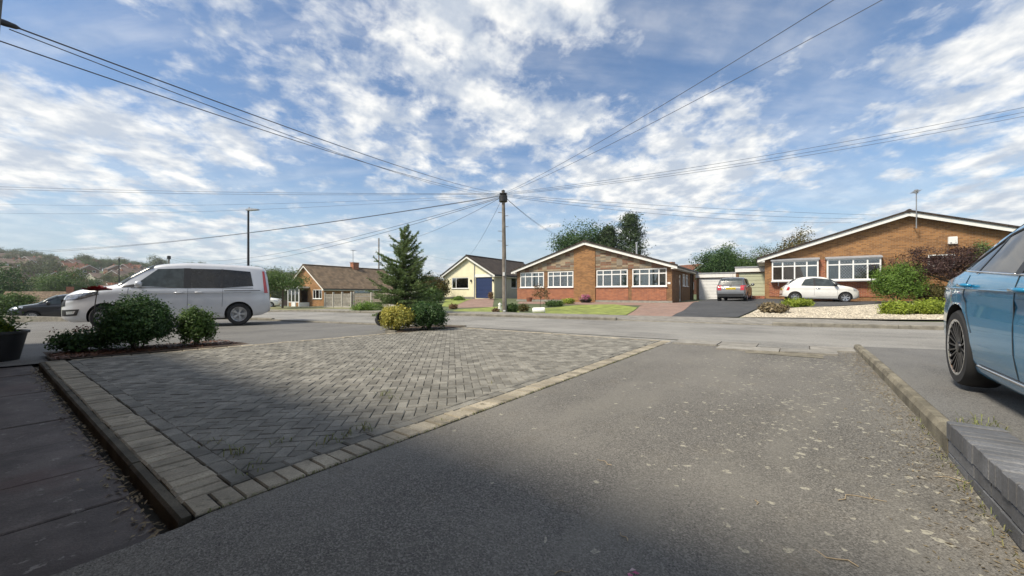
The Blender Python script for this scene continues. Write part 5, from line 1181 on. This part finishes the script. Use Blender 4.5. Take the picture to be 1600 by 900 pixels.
gb('low_conifer', 'spreading lime green conifer in front of the small white car', 1245, 480.5, 60, 13, 2200, .07, 'leaf_lime', rc=.08, nclump=45)
gb('low_conifer', 'yellow-green conifer on gravel left of the golden hedge', 1400, 494, 52, 24, 2200, .06, 'leaf_lime', rc=.08, nclump=45)
gb('low_conifer', 'golden spreading conifer behind the blue saloon', 1452, 494, 66, 26, 3000, .06, 'leaf_lime', rc=.08, nclump=55)
gb('box_shrub', 'bright green rounded shrub between white car and purple maple', 1402, 475, 84, 66, 7000, .075, 'leaf_box', rc=.16, nclump=90, shell=.85)
gb('dark_shrub', 'dark olive shrub at the foot of the purple maple', 1455, 473, 60, 30, 3000, .07, 'leaf_olive', rc=.14, nclump=50)
p = gp(1488, 472); tree('purple_maple', 'wide purple-leaved maple in front of the brick gable', p, 2.8, (2.5, 1.3, 1.15), 20000, .07, 'leaf_purple', trunk=.09, nclump=170, rc=.17, shell=.3, flat=.45)
p = gp(1535, 470); bush('silver_conifer', 'pale blue-green conifer standing behind the purple maple', (p.x, p.y, p.z), (.55, .55, 1.45), 3000, .09, 'leaf_spruce', nclump=60, rc=.14)
gb('small_shrub', 'small shrub under the picture window of the cream bungalow', 706, 464.5, 10, 9, 300, .09, 'leaf_mid', rc=.08, nclump=12)
gb('small_shrub', 'round potted shrub left of the navy garage door', 730, 465.5, 11, 10, 400, .09, 'leaf_mid', rc=.09, nclump=14)
gb('small_shrub', 'reddish potted shrub right of the navy garage door', 767, 468, 12, 12, 400, .09, 'leaf_brown', rc=.09, nclump=14)
gb('ground_cover', 'flat green planting along the drive of the cream bungalow', 715, 469.5, 26, 6, 600, .09, 'leaf_box', rc=.1, nclump=18)
gb('border_shrub', 'reddish brown border plants near the roadside lawn', 708, 483, 20, 8, 500, .07, 'leaf_brown', rc=.07, nclump=16)
p = atY(676, 466, 40); bush('hedge', 'tall clipped olive hedge left of the cream bungalow', (p.x, p.y, g(p.x, p.y) - .1), (1.75, 1.2, 1.32), 5000, .16, 'leaf_olive', nclump=80, rc=.25, cat='hedge')
p = atY(672, 470, 33); bush('hedge', 'mid green shrub in front of the olive hedge', (p.x, p.y, g(p.x, p.y) - .1), (1.1, .9, .75), 2500, .12, 'leaf_mid', nclump=50, rc=.2)
p = gp(441, 481.5); tree('street_tree', 'small street tree with leaning trunk on the verge by the lamp post', p, 3.5, (2.2, 2.0, 1.05), 5200, .15, 'leaf_mid', trunk=.11, lean=.5, nclump=75, rc=.3, shell=.4)
# trees behind the houses
p = atY(908, 400, 52); tree('broad_tree', 'broad dark tree behind the stone-clad gable', (p.x, p.y, .3), 9.3, (4.0, 3.2, 2.2), 9000, .26, 'leaf_dark', trunk=.28, nclump=90, rc=.6)
def conifer(pos, H, Rr, label, n=13000, sz=.26):
    t = thing('conifer_tree', label, 'tree', pos, rng.uniform(0, 6)); m = MB(); m.tube([(0, 0, -.5), (0, 0, H * .95)], [.3, .04], 8); m.build('trunk', M['bark'], t); P = []; Nn = []
    k = 110; per = n // k
    for i in range(k):
        f = (i + rng.random()) / k; z = H * (.08 + .9 * f); r_ = Rr * (1 - f) ** .38 * rng.uniform(.5, 1.1); a = i * 2.4
        o = nr.normal(size=(per, 3)) * np.array([.40, .40, .22]); s_ = nr.uniform(.45, 1.0, (per, 1)); c = np.array([math.cos(a) * r_, math.sin(a) * r_, 0]); P.append(o * s_ + c * s_ + np.array([0, 0, z]) + s_ * np.array([0, 0, .5]))
        Nn.append(unit(per) + np.array([math.cos(a), math.sin(a), .4]))
    P = np.concatenate(P); Nn = np.concatenate(Nn); Nn /= np.linalg.norm(Nn, axis=1, keepdims=True); link('crown', quads_mesh('crown', leaf_quads(P, Nn, sz, .35), M['leaf_conifer']), t); return t
p = atY(950, 400, 50); conifer((p.x, p.y, .3), 8.8, 2.6, 'dark conifer joining the broad tree behind the brick bungalow')
p = atY(985, 400, 49); conifer((p.x, p.y, .3), 10.2, 2.9, 'tallest dark conifer rising behind the white flue')
for u, top, Y, rx, lab, mt in ((1120, 392, 46, 2.4, 'dark bushy tree behind the grey hatchback', 'leaf_dark'), (1133, 380, 50, 2.2, 'taller green tree behind the white garage', 'leaf_mid'), (1165, 396, 47, 2.6, 'green tree behind the pale green garage', 'leaf_mid'), (1205, 383, 50, 2.8, 'loose grey-green tree at the left eave of the leaded-window bungalow', 'leaf_hill'), (1248, 365, 44, 2.6, 'feathery olive tree rising over the left roof slope of the leaded-window bungalow', 'leaf_olive')):
    p = atY(u, top, Y); H = p.z - .3; tree('garden_tree', lab, (p.x, p.y, .3), H, (rx, rx * .8, H * .38), 9500, .19, mt, trunk=.18, nclump=90, rc=.40, shell=.3)
p = atY(8, 418, 62); tree('dark_tree', 'large dark tree beyond the black hatchback', (p.x - 1.5, p.y, g(p.x, p.y)), p.z - g(p.x, p.y), (4.6, 3.5, 3.4), 9000, .3, 'leaf_dark', trunk=.3, nclump=90, rc=.7)
p = atY(12, 478, 34); bush('dark_hedge', 'dark conical hedge in front of the large dark tree', (p.x, p.y, g(p.x, p.y)), (2.0, 1.5, 1.1), 4000, .14, 'leaf_mid', nclump=60, rc=.25, cat='hedge')
p = atY(100, 424, 85); tree('pale_tree', 'pale green spreading tree behind the silver bonnet', (p.x, p.y, g(p.x, p.y)), p.z - g(p.x, p.y), (4.8, 3.5, 3.2), 8000, .32, 'leaf_mid', trunk=.3, nclump=80, rc=.75)
for u, top, Y in ((66, 432, 95), (430, 421, 95), (455, 424, 105), (418, 428, 80), (405, 424, 120)):
    p = atY(u, top, Y); b0 = g(p.x, p.y); tree('garden_tree', 'leafy tree in the valley gardens beyond the houses', (p.x, p.y, b0), max(4, p.z - b0), (3.6, 3.2, max(1.6, (p.z - b0) * .38)), 3500, .36, 'leaf_hill', trunk=.25, nclump=50, rc=.7, group='valley trees')
# ------------------------------------------------------------------ the far hillside: houses and tree line
protos = {}
k = 0; placed = []
while k < 78:
    u = rng.uniform(-40, 470); Y = rng.uniform(115, 300)
    x = (u - CX) / F * Y; pz = g(x, Y)
    if any(abs(x - q[0]) < 8 and abs(Y - q[1]) < 8 for q in placed): 
        if rng.random() < .99: continue
    placed.append((x, Y)); kind = rng.choice((0, 0, 1, 2))
    wm, rm, E, A, W, D = (('brick_hill', 'tile_hill', 4.9, 7.6, 8, 9), ('brick_hill', 'tile_red', 4.9, 7.4, 7, 8), ('pale_and_shaded_render', 'tile_hill', 2.6, 5.2, 9, 9))[kind]
    lab = ('two-storey red brick house with brown roof on the far hillside', 'orange brick house with red roof on the far hillside', 'pale rendered bungalow on the far hillside')[kind]
    if kind not in protos: protos[kind] = simple_house('hillside_house', lab, x, Y, pz, W, D, E, A, R(rng.choice((20, 110, -30)) + rng.uniform(-12, 12)), wm, rm, group='houses on the hillside')
    else:
        src = protos[kind]; t = src.copy(); COL.objects.link(t); t.location = (x, Y, pz); t.rotation_euler = (0, 0, R(rng.choice((20, 110, -30, 60)) + rng.uniform(-15, 15)))
        for ch in list(src.children):
            c = ch.copy(); COL.objects.link(c); c.parent = t
            for g2 in ch.children: d = g2.copy(); COL.objects.link(d); d.parent = c
    k += 1
tp = [tree('hillside_tree', lb, (0, 0, 0), H, (rx, rx * .9, H * .36), 1900, .62, mt, trunk=.35, nclump=42, rc=.9, shell=.35, group='trees on the hillside') for H, rx, mt, lb in ((11, 5, 'leaf_hill', 'olive green round-crowned tree on the far hillside'), (9, 4.6, 'leaf_mid', 'fresh green low bushy tree on the far hillside'), (13, 5.6, 'leaf_hill', 'tall olive green tree with wide crown on the far hillside'))]
first = [True] * 3
spots = []
for u in np.arange(-60, 520, 6.5): spots.append((u + rng.uniform(-4, 4), rng.uniform(300, 345)))
for _ in range(85): spots.append((rng.uniform(-60, 480), rng.uniform(120, 300)))
for u, Y in spots:
    x = (u - CX) / F * Y
    if any(abs(x - q[0]) < 6 and abs(Y - q[1]) < 8 for q in placed): continue
    i = rng.randrange(3); s_ = rng.uniform(.55, 1.0) if Y < 300 else rng.uniform(.8, 1.15)
    if first[i]: t = tp[i]; first[i] = False
    else:
        t = tp[i].copy(); COL.objects.link(t)
        for ch in tp[i].children: c = ch.copy(); COL.objects.link(c); c.parent = t
    t.location = (x, Y, g(x, Y) - .3); t.rotation_euler = (0, 0, rng.uniform(0, 6.28)); t.scale = (s_, s_, s_ * rng.uniform(.85, 1.15))
# ------------------------------------------------------------------ poles, lamps, wires
PX, PY = -.40, 18.0; PB = g(PX, PY); PT = CH + (HZ - 298) / F * PY
pole = thing('telegraph_pole', 'weathered wooden telegraph pole with black distribution box at its top', 'pole', (PX, PY, PB))
m = MB(); m.tube([(.07, 0, -.4), (.04, 0, PT * .5), (0, 0, PT - PB)], [.11, .092, .068], 14); m.build('pole', M['wood'], pole, True, 40)
m = MB(); m.lathe([(0, PT - PB + .05), (.085, PT - PB + .0), (.085, PT - PB - .03)], 14); m.build('cap', M['lampblack'], pole)
m = MB(); m.lathe([(.0, .0), (.17, .0), (.17, -.05), (.12, -.06)], 16, (0, 0, PT - PB - .12)); m.lathe([(.12, 0), (.19, -.03), (.19, -.3), (.12, -.33)], 16, (0, 0, PT - PB - .2)); m.build('distribution_box', M['black'], pole, True, 40)
for i, (z, sg) in enumerate(((3.75, -1), (3.95, 1), (3.3, -1), (3.1, 1), (4.45, 1), (4.6, -1))):
    m = MB(); m.bar((0, 0, z), (sg * .24, 0, z + .02), .025); m.build('step_iron', M['galv'], pole)
m = MB(); m.box(-.02, .07, -.135, -.105, 1.72, 1.88); m.build('plate', M['plate_w'], pole)
m = MB(); m.box(-.01, .10, -.155, -.115, .1, .16); m.build('marker', M['plate_w'], pole)
m = MB(); m.tube([(.11, -.08, 0), (.10, -.07, 2.5)], .018, 6); m.build('cable_guard', M['galv'], pole)
def post(name, label, u, vt, Y, r_, mat, base=None):
    p = atY(u, vt, Y); b = g(p.x, Y); t = thing(name, label, 'pole', (p.x, Y, b)); H = p.z - b
    m = MB(); m.tube([(0, 0, -.3), (0, 0, H)], [r_, r_ * .7], 10); m.build('pole', mat, t, True, 40); return t, H
def lamp(label, u, vt, Y, s_=1.0, r_=.06):
    t, H = post('street_lamp', label, u, vt, Y, r_, M['lampblack']); m = MB(); m.prism([(-.08, -.02), (.62 * s_, .03), (.60 * s_, .09), (.1, .12), (-.1, .06)], 'y', -.12, .12); m.build('lamp_head', M['lampgrey'], t)
    m = MB(); m.lathe([(0, .2), (.04, .2), (.045, .1)], 10, (.05, 0, 0)); a = m.build('photocell', M['lampgrey'], t)
    for o in t.children:
        if o.name.startswith(('lamp_head', 'photocell')): o.location = (0, 0, H)
    return t
lamp('black street lamp with grey flat head behind the people carrier', 388, 329, 24, r_=.075)
lamp('slim black street lamp seen above the silver bonnet', 186, 403, 62, r_=.09)
lamp('low street lamp among the hillside trees', 124, 430, 90, r_=.09)
tpole, HP = post('telegraph_pole', 'distant brown telegraph pole behind the spruce', 592, 372, 62, .13, M['wood'])
t2, HP2 = post('telegraph_pole', 'stubby-looking telegraph pole top showing over the people carrier roof', 264, 401, 72, .15, M['wood'])
m = MB(); m.lathe([(.1, -.5), (.28, -.45), (.28, .1), (0, .2)], 10, (0, 0, HP2)); m.build('distribution_box', M['black'], t2)
PTOP = Vector((PX, PY, PT - .16))
def wire(label, p, q, sag, r_=.011, n=28):
    p, q = Vector(p), Vector(q); m = MB(); m.tube([p.lerp(q, i / n) - Vector((0, 0, sag * 4 * (i / n) * (1 - i / n))) for i in range(n + 1)], r_ * .8, 5); tag(m.build('overhead_wire', M['wire']), label, 'wire', 'wires fanning out from the telegraph pole')
hook = atY(13, 38, 2.3)
wire('upper cable running from the telegraph pole to the insulator over the path', PTOP + Vector((-.06, -.05, .05)), hook, .18, .006)
wire('thin second line of the pair hung to the insulator over the path', PTOP + Vector((-.05, -.05, -.06)), hook + Vector((-.02, .02, -.015)), .28, .004)
wire('cable passing just below the insulator over the path', PTOP + Vector((-.08, -.03, -.03)), atY(-70, 40, 2.6), .22, .006)
wire('steep cable leading up over the driveway, upper of two', PTOP + Vector((.05, -.08, .03)), atY(1430, -80, 5.0), .16, .0075)
wire('steep cable leading up over the driveway, lower of two', PTOP + Vector((.07, -.08, -.02)), atY(1560, -100, 5.0), .16, .0075)
wire('top line of three over the leaded-window bungalow frontage', PTOP + Vector((.08, -.05, .04)), atY(1800, 126, 12), .30, .008)
wire('middle line of three over the leaded-window bungalow frontage', PTOP + Vector((.08, -.03, .0)), atY(1800, 134, 12.3), .34, .008)
wire('lowest line of three over the leaded-window bungalow frontage', PTOP + Vector((.08, -.03, -.04)), atY(1800, 141, 12.6), .36, .008)
for i, (u, v, Y, sag) in enumerate(((-260, 281, 22, .22), (-260, 284, 22.5, .27), (-300, 302, 30, .7), (-300, 318, 30, .8))):
    wire(('topmost level line running left', 'second level line running left', 'third sagging line running left', 'fourth sagging line running left')[i] + ' from the telegraph pole', PTOP + Vector((-.09, 0, .03 - .03 * i)), atY(u, v, Y), sag, .009 if i < 2 else .0065)
wire('long low cable dropping left towards the valley, upper strand', PTOP + Vector((-.09, .02, -.05)), atY(-120, 391, 38), 1.0, .012)
wire('long low cable dropping left towards the valley, lower strand', PTOP + Vector((-.09, .03, -.08)), atY(-120, 396, 38), .9, .014)
wire('sagging cable to the telegraph pole top over the people carrier', PTOP + Vector((-.08, .04, -.1)), t2.location + Vector((0, 0, HP2)), 1.7, .014)
wire('second sagging cable to the telegraph pole top over the people carrier', PTOP + Vector((-.07, .05, -.14)), t2.location + Vector((0, 0, HP2 - .3)), 2.0, .014)
wire('cable between the main pole and the distant brown pole', PTOP + Vector((-.04, .07, -.1)), tpole.location + Vector((0, 0, HP - .2)), 1.0, .012)
wire('drop wire to the ridge of the cream bungalow', PTOP + Vector((-.02, .08, -.12)), atY(735, 397, 40.3), .25, .010)
wire('drop wire to the stone-clad bungalow, left of two', PTOP + Vector((.05, .08, -.1)), atY(878, 370, 36), .3, .010)
wire('drop wire to the stone-clad bungalow, right of two', PTOP + Vector((.07, .07, -.1)), atY(892, 372, 36), .42, .010)
for i, (u, v) in enumerate(((1372, 336), (1352, 342), (1330, 348))):
    wire(('highest', 'middle', 'lowest')[i] + ' of three lines ending on the left roof slope of the leaded-window bungalow', PTOP + Vector((.09, .03, -.02 - .04 * i)), atY(u, v, 23.2 + i * .4), .12 + .1 * i, .0085)
wire('faint wire from the distant brown pole to the cream bungalow', tpole.location + Vector((0, 0, HP - .3)), atY(712, 408, 44), .3, .010)
ins = thing('cable_insulator', 'black cable insulator hanging below the eaves over the path', 'insulator', hook)
dw = (PTOP - hook).normalized(); m = MB(); m.tube([-dw * .09, -dw * .06, -dw * .02, dw * .03, dw * .05], [.006, .016, .019, .014, .005], 10); m.build('insulator', M['black'], ins, True)
m = MB(); m.tube([-dw * .09, -dw * .09 + Vector((-.03, -.03, .03)), Vector((-.10, -.11, .02)), Vector((-.16, -.2, -.05))], .004, 6); m.build('hook', M['galv'], ins)
# ------------------------------------------------------------------ small things: mulch, debris, weeds, twigs, pebbles
def scatter(name, n, pf, size, mat, asp, up=.7, z=.006, jit=.5):
    P = np.array([pf() for _ in range(n)]); Nn = unit(n) * (1 - up) + np.array([0, 0, up]); Nn /= np.linalg.norm(Nn, axis=1, keepdims=True); P[:, 2] += z
    return tag(link(name, quads_mesh(name, leaf_quads(P, Nn, size, asp, jit, .05), M[mat])), kind='stuff')
def pt(a, b, dz=0, zf=g): p = ab(a, b); return (p.x, p.y, zf(p.x, p.y) + dz)
o = scatter('bark_mulch', 2600, lambda: pt(rng.uniform(.64, 2.9), 8.5 + rng.random() ** 1.3 * .9, .015), .05, 'bark_chip', .4); tag(o, 'reddish bark mulch spread over the planting bed', 'mulch')
o = scatter('dry_debris', 2300, lambda: (lambda a: pt(a, RB + .005 + abs(rng.gauss(0, .10 + .08 * rng.random())), -.012, zd))(rng.uniform(.9, 8.2)), .02, 'straw', .3, up=.8); tag(o, 'dry straw and moss litter along the foot of the kerb and wall', 'debris')
o = scatter('kerb_litter', 700, lambda: pt(.49 - abs(rng.gauss(0, .05)), rng.uniform(2.1, 8.4), -.070), .03, 'straw', .35, up=.7); tag(o, 'leaf litter along the foot of the path kerb', 'litter')
V = []
def blade(base, L, lean_a, w=.004):
    d = Vector((math.cos(lean_a), math.sin(lean_a), 0)); s_ = Vector((-d.y, d.x, 0)) * w; a0 = Vector(base); a1 = a0 + d * L * .35 + Vector((0, 0, L * .6)); a2 = a0 + d * L * .9 + Vector((0, 0, L * .55))
    V.append([tuple(a0 - s_), tuple(a0 + s_), tuple(a1 + s_), tuple(a1 - s_)]); V.append([tuple(a1 - s_), tuple(a1 + s_), tuple(a2 + s_ * .2), tuple(a2 - s_ * .2)])
for (u, v, n, s_) in ((567, 672, 34, .10), (520, 690, 26, .08), (600, 618, 26, .08), (615, 622, 14, .06), (372, 708, 30, .09), (440, 690, 16, .06), (395, 735, 16, .07), (540, 680, 18, .06), (330, 695, 14, .05), (590, 578, 16, .06), (765, 600, 8, .05), (690, 660, 12, .05)):
    Y = F * CH / (v - HZ); c = Vector(((u - CX) / F * Y, Y, .0))
    for _ in range(int(n * .7)): blade((c.x + rng.gauss(0, .04), c.y + rng.gauss(0, .04), 0), s_ * rng.uniform(.3, .9), rng.uniform(0, 6.28), .0025)
for _ in range(520):
    b_ = rng.uniform(2.12, 2.3) if rng.random() < .1 else 2.095; a_ = rng.uniform(.6, 7); c = ab(a_, b_); blade((c.x, c.y, -.012), rng.uniform(.01, .028), rng.uniform(0, 6.28), .002)
for _ in range(90):
    a_ = rng.uniform(2.2, 4.2); c = ab(a_, RB + .01 + abs(rng.gauss(0, .03))); blade((c.x, c.y, zd(c.x, c.y)), rng.uniform(.015, .045), rng.uniform(0, 6.28), .002)
for _ in range(60):
    c = ab(3.7 + rng.gauss(0, .12), RB - .2 + rng.gauss(0, .06)); blade((c.x, c.y, .1), rng.uniform(.04, .10), rng.uniform(0, 6.28), .002)
tag(link('weeds', quads_mesh('weeds', np.array(V), M['weed'])), 'thin grass weeds growing in the paving joints and kerb gaps', 'weeds', kind='stuff')
for i, (u, v, L, a) in enumerate(((945, 722, .10, 2.2), (1183, 770, .05, 1.2), (975, 826, .06, 2.0), (1300, 843, .16, 2.4), (1335, 762, .22, .1), (880, 880, .07, .2), (1490, 742, .16, 2.5))):
    Y = F * (CH + .03) / (v - HZ); c = Vector(((u - CX) / F * Y, Y, 0)); c.z = zd(c.x, c.y) - .006; m = MB(); d = Vector((math.cos(a), math.sin(a), 0)); sd_ = Vector((-d.y, d.x, 0))
    pts = [d * (L * (k / 5 - .5)) + sd_ * (L * .12 * math.sin(k * 1.7 + i)) for k in range(6)]; m.tube(pts, [.0022, .0026, .0024, .002, .0018, .001], 5)
    if i == 4: m.tube([pts[4], pts[4] + d * .04 + sd_ * .05], .0015, 5); m.tube([pts[4], pts[4] + d * .05 - sd_ * .03], .0015, 5)
    o = m.build('twig', M['twig']); o.location = c; tag(o, 'forked dry stalk lying on the tarmac near the wall' if i == 4 else 'short dry twig lying on the driveway tarmac', 'twig', None if i == 4 else 'twigs on the driveway')
Y = F * (CH + .02) / (876 - HZ); c = Vector(((988 - CX) / F * Y, Y, 0)); Q = leaf_quads(np.array([[c.x + rng.gauss(0, .012), c.y + rng.gauss(0, .012), zd(c.x, c.y) + .002] for _ in range(9)]), np.tile(np.array([[0, .1, 1.0]]), (9, 1)), .022, .6)
tag(link('fallen_petals', quads_mesh('fallen_petals', Q, M['petal_pink'])), 'small cluster of fallen pink petals on the driveway', 'petals')
# loose gravel on the bed across the road
gpol = [gp(u, v) for u, v in [(1160, 498), (1300, 500), (1500, 502.5), (1640, 505), (1555, 479), (1400, 477), (1187, 486)]]
gq = ccw([(p.x, p.y) for p in gpol]); V = []
lo = (min(p[0] for p in gq), min(p[1] for p in gq)); hi = (max(p[0] for p in gq), max(p[1] for p in gq)); P = []
def inside(p, q): 
    c = False
    for i in range(len(q)):
        (x0, y0), (x1, y1) = q[i], q[i - 1]
        if (y0 > p[1]) != (y1 > p[1]) and p[0] < (x1 - x0) * (p[1] - y0) / (y1 - y0) + x0: c = not c
    return c
while len(P) < 9000:
    p = (rng.uniform(lo[0], hi[0]), rng.uniform(lo[1], hi[1]))
    if inside(p, gq): P.append((p[0], p[1], g(*p) + .065))
P = np.array(P); n = len(P); s_ = nr.uniform(.02, .045, (n, 1)); a = nr.uniform(0, 6.28, n); e1 = np.stack([np.cos(a), np.sin(a), np.zeros(n)], 1) * s_; e2 = np.stack([-np.sin(a), np.cos(a), np.zeros(n)], 1) * s_ * .7; up_ = np.array([[0, 0, 1.0]]) * s_ * .6
top_ = P + up_; quads = [np.stack([top_ - e1 * .5 - e2 * .5, top_ + e1 * .5 - e2 * .5, top_ + e1 * .5 + e2 * .5, top_ - e1 * .5 + e2 * .5], 1)]
for (u1, v1), (u2, v2) in (((-1, -1), (1, -1)), ((1, -1), (1, 1)), ((1, 1), (-1, 1)), ((-1, 1), (-1, -1))):
    quads.append(np.stack([P + e1 * u1 + e2 * v1, P + e1 * u2 + e2 * v2, top_ + (e1 * u2 + e2 * v2) * .5, top_ + (e1 * u1 + e2 * v1) * .5], 1))
tag(link('gravel', quads_mesh('gravel', np.concatenate(quads), M['pebble'])), 'pale loose gravel in front of the leaded-window bungalow', 'gravel', kind='stuff')

# thin summer haze over the valley
m = MB(); m.box(-1700, 1400, -500, 2700, -14, 52); hz = m.build('haze'); tag(hz, kind='stuff')
hm = bpy.data.materials.new('haze'); hm.use_nodes = True; ht = hm.node_tree; ht.nodes.clear(); pv = ht.nodes.new('ShaderNodeVolumePrincipled'); pv.inputs['Color'].default_value = (.93, .96, 1, 1); pv.inputs['Density'].default_value = .0003; pv.inputs['Anisotropy'].default_value = .3
ht.links.new(pv.outputs[0], ht.nodes.new('ShaderNodeOutputMaterial').inputs['Volume']); hz.data.materials.append(hm)
